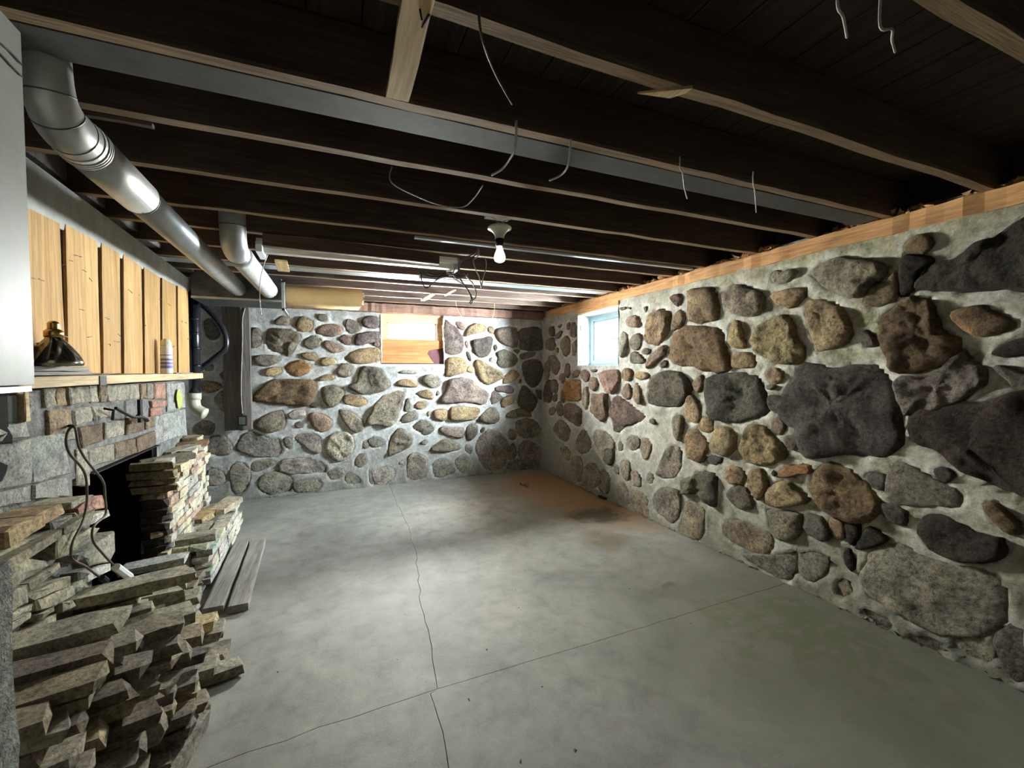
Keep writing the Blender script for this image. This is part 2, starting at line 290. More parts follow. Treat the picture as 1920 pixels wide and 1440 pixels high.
# ------------------------------------------------------------------ survey data: outlines (mm) on the wall, masonry, veneer and plank faces
TR = '''@back
g -546,2027 -495,2070 -423,2065 -407,2017 -439,1978 -539,1987
t -329,2020 -262,2080 -195,2050 -162,1985 -190,1926 -265,1907 -330,1954
g -96,2104 -50,2119 -4,2099 -13,2049 -67,2038 -104,2062
r -114,1929 -44,1989 72,2010 142,1962 141,1903 39,1866 -107,1887
g 207,2058 263,2072 352,2029 359,1961 277,1898 213,1956
p 393,2074 476,2126 559,2116 592,2065 575,1994 491,1971 408,1997
p 317,1874 374,1910 587,1934 589,1837 438,1782 304,1770
r 521,1783 555,1810 585,1793 580,1749 529,1757
g -626,1912 -540,1936 -339,1905 -303,1816 -356,1733 -417,1622 -489,1658 -623,1697 -641,1824
g -259,1801 -168,1861 -86,1821 -94,1754 -171,1707 -253,1752
r 132,1843 188,1887 244,1855 259,1778 202,1769 140,1810
r -40,1781 30,1807 170,1725 146,1683 67,1673 -26,1722
g -789,1899 -737,1925 -697,1855 -705,1759 -754,1723 -793,1726
g -771,1607 -659,1632 -546,1625 -507,1585 -548,1545 -662,1504 -751,1552
t -663,1440 -606,1488 -528,1488 -500,1456 -551,1407 -636,1395
o -456,1496 -374,1553 -301,1570 -212,1521 -201,1471 -274,1405 -363,1389 -435,1431
t -284,1661 -179,1662 -115,1621 -136,1571 -211,1587 -277,1619
t -90,1563 -12,1613 81,1572 64,1529 -29,1512
t 200,1615 339,1711 537,1731 587,1679 569,1574 369,1530 223,1555
g 94,1453 159,1535 239,1521 283,1469 269,1409 188,1371 109,1402
t -109,1337 -62,1395 15,1406 62,1377 22,1344 -86,1325
b -793,1171 -694,1273 -609,1335 -480,1355 -155,1321 -165,1187 -235,1048 -500,1065 -698,1088 -794,1123
g -80,1219 -18,1268 76,1266 162,1214 161,1145 88,1045 17,1013 -60,1084
t 169,1128 233,1155 314,1141 412,1095 419,1042 345,1005 247,1031 176,1068
g 219,1264 316,1314 376,1486 534,1486 609,1451 676,1348 713,1264 621,1195 479,1150 315,1184
d -213,1055 -175,1071 -129,1069 -137,1019 -198,1025
g -800,837 -687,943 -530,993 -481,934 -472,852 -505,780 -620,746 -732,777
l -429,956 -355,994 -274,975 -271,916 -357,887 -423,907
p -366,830 -321,857 -277,825 -285,789 -352,793
r -215,939 -161,953 -55,915 19,843 -3,743 -104,723 -179,786 -211,872
g 110,976 214,954 326,880 391,798 382,738 291,691 195,783 133,889
p1 -941,639 -884,746 -788,756 -650,683 -529,659 -540,471 -738,480 -848,513 -942,576
g1 -1268,647 -1176,749 -1072,719 -1014,628 -1030,535 -1142,529 -1244,583
g -493,656 -449,678 -413,635 -422,553 -466,572
p1 -369,673 -301,718 -166,693 -106,630 -105,487 -185,484 -274,558 -347,630
l -45,558 11,665 114,710 226,669 269,570 255,467 173,370 61,362 -31,455
g1 285,325 319,410 385,413 409,332 358,249 301,271
g1 -1020,377 -945,425 -865,378 -839,264 -870,123 -980,71 -1018,171
g1 -816,390 -753,433 -613,420 -606,371 -727,317 -804,316
p1 -536,307 -498,410 -395,426 -201,402 -49,312 -66,220 -280,241 -442,257
g1 -751,206 -658,278 -515,280 -400,170 -402,70 -520,26 -718,73
g1 -393,136 -281,157 -114,140 -108,54 -223,16 -373,25
l1 -28,216 44,261 146,234 137,165 26,125
g1 169,145 202,202 299,149 347,74 265,48 184,74
g1 -1224,365 -1146,365 -1082,272 -1096,211 -1214,208
r1 440,188 474,211 497,58 463,35
l1 482,193 625,197 623,27 514,39
d -1225,1984 -1147,2026 -1078,1967 -1087,1844 -1153,1796 -1216,1840
g -1255,1505 -1210,1535 -1159,1512 -1166,1466 -1224,1459
t -1298,1292 -1240,1336 -1137,1320 -1093,1272 -1166,1220 -1268,1230
g -1154,1166 -1061,1233 -1003,1161 -1012,1052 -1059,999 -1123,1072
g1 -1340,851 -1263,908 -1173,873 -1175,780 -1241,745 -1329,774
d -1096,1412 -1016,1473 -965,1379 -1007,1286
@back
p 1419,2079 1488,2081 1615,1979 1669,1856 1664,1731 1603,1676 1419,1692
r 1582,2085 1634,2101 1693,2045 1689,2003 1643,1995 1588,2041
t 1703,1929 1745,2029 1859,2078 1984,2055 1989,1991 1858,1951 1716,1902
r 2032,2029 2081,2049 2120,2005 2110,1962 2051,1975
g 2150,2006 2210,2035 2474,2048 2477,1780 2309,1796 2199,1850 2150,1923
d 2515,2017 2768,2070 2854,2028 2898,1904 2876,1758 2535,1747 2519,1876
d 1797,1850 1915,1880 2032,1910 2100,1884 2069,1700 1952,1625 1856,1661 1815,1751
r 1703,1830 1734,1843 1753,1768 1715,1753
d 2113,1783 2149,1802 2165,1756 2129,1719
d 1724,1686 1752,1690 1789,1597 1761,1584
l 2045,1598 2089,1626 2128,1599 2088,1556
g 2158,1692 2268,1730 2410,1685 2472,1610 2430,1516 2267,1478 2167,1534 2178,1627
d 2411,1732 2510,1734 2472,1682
g 2530,1677 2661,1707 2757,1708 2724,1650 2555,1601 2524,1629
d 2551,1525 2660,1592 2789,1583 2853,1438 2842,1302 2745,1197 2638,1238 2575,1363
t 1438,1586 1502,1622 1649,1614 1708,1551 1703,1425 1573,1390 1430,1365 1446,1498
t 1741,1488 1779,1515 1813,1488 1807,1416 1731,1434
t 1846,1552 1894,1588 2029,1515 2237,1404 2226,1329 2047,1248 1950,1277 1883,1369
t 2256,1329 2307,1403 2399,1450 2481,1402 2471,1345 2368,1280 2266,1254
d 2491,1278 2512,1316 2537,1306 2523,1259
p 2145,1209 2246,1226 2392,1214 2387,1129 2245,1141 2155,1166
p 2065,1072 2086,1136 2145,1162 2225,1076 2204,1030 2085,978
t 2214,1011 2306,1087 2398,1081 2407,986 2264,931 2224,955
d 2480,1022 2533,1192 2596,1210 2744,1072 2776,954 2679,842 2553,905 2480,965
l 847,1439 939,1455 1041,1438 1023,1412 855,1416
t 800,1295 871,1336 988,1323 1056,1274 1039,1236 920,1250 806,1269
g 1126,1342 1178,1390 1284,1384 1354,1322 1345,1242 1247,1221 1134,1298
t 1038,1153 1124,1189 1211,1192 1254,1104 1245,1078 1123,1099
g 1303,1155 1335,1181 1349,1145 1317,1120
g 891,968 909,1071 943,1083 964,1000 950,932 899,930
t 1036,1006 1088,1044 1157,1028 1171,984 1104,951 1044,966
g 1182,896 1203,918 1213,868 1194,848
g 1355,1039 1425,1179 1462,1302 1554,1340 1759,1334 1872,1242 2027,1128 2026,999 1909,975 1794,1016 1496,1017
g 839,825 933,915 1009,912 1055,849 982,801 864,790
t 1267,901 1315,934 1414,927 1440,876 1430,796 1331,789 1269,839
t 1491,847 1514,953 1756,957 1899,921 1879,839 1821,777 1503,787
g 1898,801 2006,907 2114,925 2179,844 2173,732 2044,711 1927,754
g 990,723 1068,788 1155,797 1242,744 1268,681 1223,622 1135,610 1032,668
g 1339,650 1384,701 1530,684 1669,667 1662,549 1547,557 1419,592
p 1716,682 1792,715 1868,692 1858,583 1790,514 1724,527
d 1916,625 1945,660 1975,650 1955,604 1922,592
g 677,392 704,569 813,707 913,641 983,567 936,467 809,407 693,366
g 1094,511 1143,536 1183,510 1151,482
g 1212,411 1310,492 1419,524 1565,474 1638,388 1527,369 1381,359
g 426,804 475,934 556,1065 670,1154 902,1204 867,1072 764,803 681,743 536,781
d1 375,541 399,589 438,562 437,495 390,490
d1 446,586 502,616 582,594 638,522 548,487 469,518
g1 1695,411 1733,435 1789,385 1779,313 1713,336
g1 1886,507 1984,593 2142,612 2262,501 2333,364 2301,138 2139,40 1981,73 1884,231 1847,399
g 2304,801 2386,873 2553,895 2658,843 2700,763 2510,792 2345,780
d1 2334,572 2365,618 2447,566 2426,471 2343,486
d1 2447,699 2594,749 2743,703 2829,582 2764,488 2614,459 2488,525
d1 2332,202 2353,362 2405,406 2456,316 2425,185
r1 2477,200 2509,389 2657,427 2807,329 2785,193 2613,159
g1 1563,240 1675,285 1731,207 1720,61 1636,51 1571,148
g1 906,54 926,329 1011,365 1149,293 1147,64 1025,24
d1 1227,198 1326,269 1434,251 1543,115 1451,52 1270,34
l1 494,29 577,223 691,221 756,138 705,32 574,12
g1 811,261 841,293 874,247 848,201
d1 2301,119 2445,173 2763,127 2785,46 2549,10 2311,52
d 2766,1148 2852,1146 2896,1087 2863,1020 2787,1051
@right
p 5365,2015 5229,2040 5211,1920 5326,1929
p 5425,1861 5249,1887 5192,1837 5211,1729 5406,1738
g 5099,2037 5009,2046 5009,2019 5081,2012
r 5143,1924 5063,1962 4992,1948 5045,1890 5129,1878
r 4861,2040 4804,2054 4804,1975 4854,1970
p 4765,2022 4674,2029 4652,1986 4658,1879 4755,1877
g 5010,1791 4922,1890 4821,1848 4781,1744 4820,1660 4905,1620 4992,1684
g 4729,1758 4674,1813 4652,1804 4658,1671 4706,1639
g 5155,1727 5118,1752 5100,1689 5144,1681
p 5327,1624 5211,1639 5063,1545 5082,1438 5174,1384 5288,1475
p 5467,1476 5386,1588 5327,1475 5367,1326 5447,1306
p 4922,1455 4861,1533 4787,1489 4804,1387 4888,1355
g 5046,1367 4975,1403 4929,1333 4975,1271 5035,1296
p 5269,1291 5174,1311 5100,1241 5119,1159 5231,1145
d 5468,1229 5367,1307 5269,1254 5289,1031 5449,1002
d 5231,1090 5156,1121 5119,1078 5156,1021 5212,1026
g 5021,1172 4957,1201 4922,1124 4950,1020 5010,1048
r 4732,1404 4642,1446 4549,1438 4580,1380 4706,1354
r 4519,1413 4445,1446 4352,1406 4363,1327 4430,1302 4510,1348
r 4316,1446 4219,1453 4198,1430 4274,1419
r 4324,1328 4274,1368 4192,1330 4173,1254 4232,1206 4315,1249
o 4922,1176 4854,1283 4690,1321 4534,1299 4540,1127 4595,1058 4820,1060 4905,1107
g 4512,1112 4474,1211 4386,1234 4363,1121 4371,1024 4414,976 4503,1031
r 4328,1043 4301,1156 4138,1171 3997,1171 3972,1098 3983,934 4059,870 4190,883 4314,966
g 5119,969 5064,1027 4975,945 4975,865 5046,840 5108,880
g 5368,876 5289,938 5194,918 5213,843 5329,823
p 4940,965 4820,1017 4626,997 4533,939 4539,782 4626,755 4787,788 4905,863
r 4144,1407 3986,1441 3795,1435 3767,1339 3840,1222 3911,1190 4022,1229 4113,1347
t 3727,1410 3661,1459 3575,1438 3550,1384 3606,1335 3704,1347
t 3512,1391 3452,1425 3335,1412 3325,1373 3432,1352
r 3714,1200 3681,1271 3627,1300 3574,1247 3577,1179 3637,1141
r 3532,1222 3502,1310 3451,1279 3406,1149 3429,1107 3500,1129
r 3898,943 3863,1062 3793,1160 3658,1119 3530,1060 3399,1011 3408,950 3529,897 3657,861 3768,787 3861,801
r 3765,2099 3687,2100 3665,2079 3731,2070
g 3665,2093 3590,2083 3601,2064
g 3394,2050 3360,2061 3341,2023 3359,2004 3383,2020
r 3033,2097 2976,2112 2913,2096 2913,2044 2952,2014 2992,2055
t 2822,2042 2793,2111 2708,2118 2585,2102 2552,2065 2519,1986 2530,1840 2635,1840 2732,1837 2805,1892
r 3664,1935 3621,1978 3527,1994 3456,1940 3440,1879 3516,1877 3642,1898
t 3354,1851 3302,1961 3194,2005 3090,1985 3048,1932 3055,1824 3105,1743 3209,1682 3319,1707 3342,1786
t 3005,1820 2982,1924 2935,1963 2873,1923 2868,1865 2926,1813 2989,1806
g 3588,1737 3536,1794 3425,1792 3415,1713 3474,1644 3556,1668
g 3395,1627 3356,1655 3309,1636 3314,1605 3365,1597
g 3586,1547 3566,1614 3494,1625 3378,1542 3384,1516 3493,1511 3576,1519
r 3336,1476 3299,1553 3208,1638 3121,1671 3087,1657 3094,1584 3189,1525 3298,1474
p 3145,1493 3102,1530 3065,1511 3085,1474 3127,1465
b 3052,1583 3037,1703 2957,1792 2849,1823 2635,1797 2499,1761 2465,1688 2447,1620 2401,1471 2449,1436 2527,1426 2671,1443 2771,1472 2922,1485 3019,1522
d 3324,1218 3297,1348 3188,1413 3051,1435 2921,1420 2844,1368 2783,1279 2842,1195 2934,1119 3150,1108 3314,1128
r 2748,1348 2671,1393 2656,1317 2704,1257 2747,1280
t 2851,1114 2819,1185 2768,1225 2710,1170 2678,1094 2694,1014 2765,995 2840,1028
t 2693,981 2666,1034 2625,1049 2571,1028 2557,975 2610,936 2672,945
g 2993,1006 2949,1040 2886,1029 2877,936 2907,826 2955,855 2980,936
t 2830,861 2786,930 2707,934 2636,877 2611,815 2648,698 2732,682 2814,736
d 2607,717 2567,744 2477,752 2462,728 2527,687 2593,692
l 3763,1818 3663,1824 3631,1767 3641,1685 3684,1604 3762,1607
@right
g1 5220,631 5095,767 4888,745 4803,640 4888,526 5065,530
g1 4641,563 4538,702 4438,708 4329,610 4341,488 4512,432 4615,470
g1 4283,643 4226,742 4050,758 3884,676 3864,594 4007,558 4027,442 4180,516
d 4017,519 3924,584 3858,547 3883,432 3944,398 4048,438
g1 5065,380 4917,449 4803,381 4831,274 4975,291
g1 4748,290 4667,359 4537,358 4499,228 4511,61 4694,74
g1 4486,204 4364,324 4224,339 4134,254 4134,126 4412,17
d1 4156,224 4048,311 3943,247 3942,86 4090,60 4156,95
g1 3637,702 3567,769 3463,761 3446,686 3548,624 3619,646
t1 3446,708 3349,778 3285,723 3300,623 3379,576
g1 3191,484 3133,601 3063,717 2994,769 2914,742 2899,626 2964,493 3074,448 3176,456
d 3303,957 3256,981 3211,946 3256,925
g1 3786,667 3729,682 3720,606 3786,583
g1 3853,390 3814,416 3785,380 3788,331 3843,343
r1 3737,461 3672,486 3603,493 3613,323 3690,306 3728,392
r1 3599,384 3512,426 3435,364 3426,299 3545,270 3590,329
g1 3329,400 3282,443 3243,409 3258,362 3313,349
d 2884,472 2759,520 2700,581 2574,608 2519,567 2511,371 2571,354 2662,384 2758,387 2870,367
g1 3793,185 3726,238 3634,213 3597,49 3725,47 3783,103
t1 3562,128 3459,224 3360,205 3311,99 3310,0 3440,4 3544,53
g1 3234,196 3145,316 2963,373 2896,311 2907,148 3000,58 3113,84 3203,109
t1 2880,117 2831,280 2745,314 2650,294 2619,183 2658,48 2753,-5 2866,23
@right
g 2074,2094 2044,2125 1993,2110 1944,2114 1908,2085 1927,2050 2009,2032 2051,2049
t 2067,1954 2008,1985 1926,1983 1856,1971 1837,1941 1877,1886 1916,1856 1973,1868 2023,1887
g 2474,2037 2426,2074 2322,2083 2223,2030 2157,1994 2129,1914 2137,1865 2201,1834 2319,1857 2423,1901 2465,1962
t 2401,1808 2328,1808 2302,1745 2286,1682 2266,1637 2285,1612 2398,1617 2408,1709
t 2370,1517 2345,1561 2284,1576 2221,1557 2196,1496 2205,1466 2364,1470
t 2206,1676 2162,1741 2056,1805 1980,1805 1922,1751 1897,1663 1849,1598 1837,1551 1855,1497 1910,1483 2034,1493 2141,1554 2193,1616
t 1841,1888 1773,1885 1688,1858 1621,1799 1588,1738 1564,1652 1604,1606 1670,1581 1767,1567 1798,1640 1822,1779
t 2103,1419 2068,1452 2016,1452 1977,1403 1997,1363 2040,1349 2084,1373
g 2101,1327 2070,1340 2027,1333 2048,1308 2087,1306
@right
d 2602,1338 2529,1399 2312,1422 2197,1403 2146,1350 2116,1286 2081,1156 2235,1076 2459,1044 2599,1125
d 2087,1235 2063,1262 1982,1252 1984,1153 2066,1165
d 1946,1323 1877,1452 1826,1482 1668,1454 1484,1486 1405,1440 1350,1379 1320,1224 1312,1051 1421,950 1605,938 1802,883 1863,1034 1954,1095 1974,1220
k 1282,1201 1165,1240 1010,1283 812,1322 757,838 864,866 984,909 1078,947 1171,1021 1266,1061
b 1785,682 1763,773 1694,859 1597,865 1525,820 1446,767 1414,638 1525,541 1627,547 1721,596
@right
g 1809,2056 1764,2103 1687,2121 1565,2094 1452,2050 1402,2001 1405,1965 1450,1929 1514,1873 1560,1872 1632,1892 1735,1968
b 1317,2097 1280,2141 1244,2140 1213,2107 1209,2069 1241,2043 1297,2053
k 1320,2047 1278,2042 1199,2003 1228,1975 1258,1943 1275,1869 1300,1858 1337,1841 1334,1943
t 1492,1848 1449,1916 1394,1927 1361,1973 1343,1913 1351,1835 1391,1809 1476,1804
k 1262,1875 1228,1968 1170,1985 1109,1992 1031,2043 958,2050 893,2097 839,2093 832,1792 948,1813 1078,1825 1190,1841
b 1413,1713 1363,1772 1299,1827 1261,1821 1194,1773 1162,1642 1100,1608 1088,1542 1095,1469 1170,1463 1330,1425 1365,1514 1401,1605
g 1332,1392 1181,1437 1088,1527 1061,1512 998,1426 1006,1370 1077,1295 1165,1237 1261,1206 1306,1209 1327,1304
b 1114,1725 1077,1746 1015,1744 960,1699 918,1654 934,1622 1017,1604 1074,1634 1107,1681
k 970,1523 933,1562 881,1582 836,1588 834,1517 879,1509 932,1501 963,1509
d 1521,1647 1488,1663 1451,1625 1439,1583 1472,1576 1505,1586
g 964,1447 931,1454 877,1427 832,1414 830,1350 896,1353 925,1393
@right
d 1471,838 1420,861 1374,839 1390,769 1446,777
g1 1373,817 1331,933 1255,917 1168,876 1094,855 1078,768 1157,745 1276,716 1354,736
k 1229,627 1179,694 1105,697 1020,663 930,663 919,613 946,557 1044,512 1145,506 1208,553
g1 1466,311 1430,416 1314,492 1190,458 1078,474 977,498 925,448 906,430 915,299 976,183 1106,108 1222,104 1324,124 1424,139 1484,224
d 1402,690 1335,698 1288,670 1286,603 1351,608 1397,637
b 983,800 939,813 895,773 865,722 894,698 944,731
d 1169,935 1125,945 1095,913 1123,877 1161,898
k 1517,393 1460,528 1422,529 1371,504 1393,474 1449,425
k 1573,513 1520,536 1499,503 1527,413 1567,421
k 1583,333 1557,372 1525,298 1536,247 1566,281
t1 1622,126 1585,190 1532,132 1573,72 1605,74
g1 1077,105 995,162 943,146 948,70 1006,51 1069,61
k1 932,217 854,270 843,56 885,46 923,112
k1 1470,48 1395,65 1331,44 1339,-4 1421,-5
k1 1245,28 1135,61 1104,10 1164,-7 1236,-8
@right
t 2569,844 2531,957 2468,1002 2382,981 2340,910 2351,837 2416,776 2477,773 2562,801
t 2299,876 2267,981 2191,1044 2087,1023 2037,974 1955,895 1959,848 2024,799 2124,760 2230,763 2292,806
r 2063,1055 2039,1095 1991,1109 1962,1075 1966,1029 1989,1001 2038,1011
g 1954,986 1906,1006 1862,1008 1857,964 1887,911 1941,929
t 2438,623 2402,688 2331,703 2274,679 2256,643 2284,591 2364,567 2419,585
t 2228,620 2218,682 2176,720 2123,726 2086,653 2090,576 2141,514 2205,556
d 2050,718 2033,746 2014,727 2028,703
o 1990,741 1930,786 1816,827 1790,802 1798,774 1884,737 1966,711
t 2084,520 2071,610 1956,689 1883,657 1808,615 1812,579 1925,519 2069,487
g 2399,485 2341,547 2261,572 2193,490 2203,418 2292,392 2386,436
t1 2445,208 2372,279 2245,305 2158,294 2055,282 2043,163 2155,99 2299,114 2419,143
g 2083,416 2058,457 1925,483 1844,490 1830,423 1877,318 1977,277 2036,298
d 1826,451 1793,501 1719,503 1671,460 1678,394 1733,366 1800,381
t 1660,505 1634,530 1589,520 1574,468 1595,420 1655,407
d1 2253,70 2033,138 1875,233 1868,96 1917,11 2091,18
g1 1857,218 1814,252 1683,270 1667,209 1744,89 1829,78 1860,127
@mas
L 2390,1381 2465,1381 2469,1301 2398,1301
T 2470,1381 2557,1381 2567,1296 2474,1300
L 2568,1380 2658,1380 2664,1298 2573,1296
L 2666,1380 2762,1380 2763,1298 2670,1298
L 2775,1380 2849,1379 2850,1292 2776,1294
T 2863,1380 2928,1379 2929,1290 2857,1291
L 2943,1379 3044,1378 3041,1290 2941,1291
L 3061,1378 3217,1375 3214,1283 3054,1289
L 3232,1375 3373,1372 3376,1277 3229,1282
T 3394,1372 3480,1371 3484,1275 3391,1278
L 3503,1371 3595,1370 3592,1270 3499,1274
R 3614,1369 3854,1367 3858,1252 3610,1263
T 2416,1288 2605,1284 2604,1192 2414,1187
L 2616,1271 2762,1285 2784,1230 2782,1197 2622,1202
L 2788,1276 2972,1262 2984,1211 2809,1201
R 3539,1254 3843,1243 3839,1196 3558,1208
R 3535,1206 3784,1195 3765,1140 3530,1153
B 2633,1189 2877,1183 2878,1089 2673,1088
L 2906,1183 3148,1179 3150,1087 2914,1091
B 3175,1180 3420,1164 3423,1075 3159,1085
T 3441,1158 3601,1151 3607,1078 3446,1080
L 2740,1064 2996,1060 2994,969 2753,979
B 3012,1058 3249,1053 3261,959 3005,967
B 3268,1050 3617,1050 3621,950 3270,961
K 3630,1146 4035,1145 4018,953 3633,949
K 4054,1148 4276,1146 4273,922 4036,950
K 3873,1363 4279,1363 4277,1153 3858,1157
K 2027,1258 2267,1257 2291,1200 2024,1200
K 2023,1196 2295,1192 2286,1010 2014,1036
K 2303,1193 2532,1177 2531,993 2291,1010
K 2267,1391 2320,1389 2314,1297 2267,1259
L 2626,1090 2722,1074 2753,976 2747,891 2638,918
L 2544,1193 2623,1187 2624,1140 2541,1140
K 2297,1005 2459,991 2540,978 2545,893 2294,950
K 2014,1032 2287,1005 2283,942 2011,983
@ledge
o 1847,945 1889,959 2035,947 2041,903 1885,897 1844,898
o 2040,946 2204,942 2212,904 2122,898 2045,901
l 1856,875 1920,879 2110,863 2114,845 1987,843 1868,841
g 2117,897 2269,880 2270,844 2128,854
l 2224,936 2397,926 2402,908 2223,913
r 2408,907 2501,892 2511,834 2319,859 2309,887
g 2277,878 2300,878 2300,840 2274,841
w 2324,839 2517,822 2522,789 2388,793 2321,802
t 2123,841 2249,824 2257,776 2238,740 2121,749 2116,788
l 1881,826 1985,813 2099,761 2106,736 1973,745 1876,745
t 2262,774 2337,778 2438,769 2504,740 2448,726 2265,742
l 2344,699 2433,698 2597,694 2613,594 2550,570 2363,621
t 1972,735 2199,714 2203,692 1978,700
l 1876,741 1964,734 1965,672 1871,675
g 2242,721 2333,710 2336,670 2245,689
t 1982,689 2237,644 2242,602 2008,653 1981,674
g 2253,643 2345,627 2355,595 2256,608
l 1871,670 2016,646 2010,622 1877,645
t 2026,646 2152,618 2234,600 2248,563 2139,573 2031,606
w 2369,612 2594,548 2599,506 2371,556
g 2266,588 2359,558 2369,528 2275,550
@ledge
l 1869,640 2014,610 2013,592 1875,612
t 1909,578 2127,548 2116,520 2086,497 1935,521
l 2134,578 2209,558 2218,524 2137,540
t 1864,555 1910,534 2007,502 1989,488 1897,512
l 1889,500 2046,445 2058,424 1879,457
t 2026,598 2122,576 2123,556 2027,574
l 2234,606 2360,580 2370,544 2237,575
@plank
y 2227,2080 2491,2089 2493,1556 2491,1443 2187,1445
y 2536,2100 2820,2100 2805,1441 2519,1443
y 2862,2108 3072,2103 3039,1440 2839,1441
y 3121,2111 3371,2099 3344,1438 3079,1440
y 3420,2106 3694,2097 3643,1437 3379,1438
y 3736,2102 4026,2101 3992,1435 3684,1436
y 4073,2107 4335,2111 4317,1433 4035,1434
@mas
Q 2131,1396 2193,1394 2192,1365 2232,1363 2225,1260 2124,1269
Y 2195,1392 2232,1391 2230,1365 2193,1367
Y 2237,1394 2263,1393 2263,1259 2233,1260'''
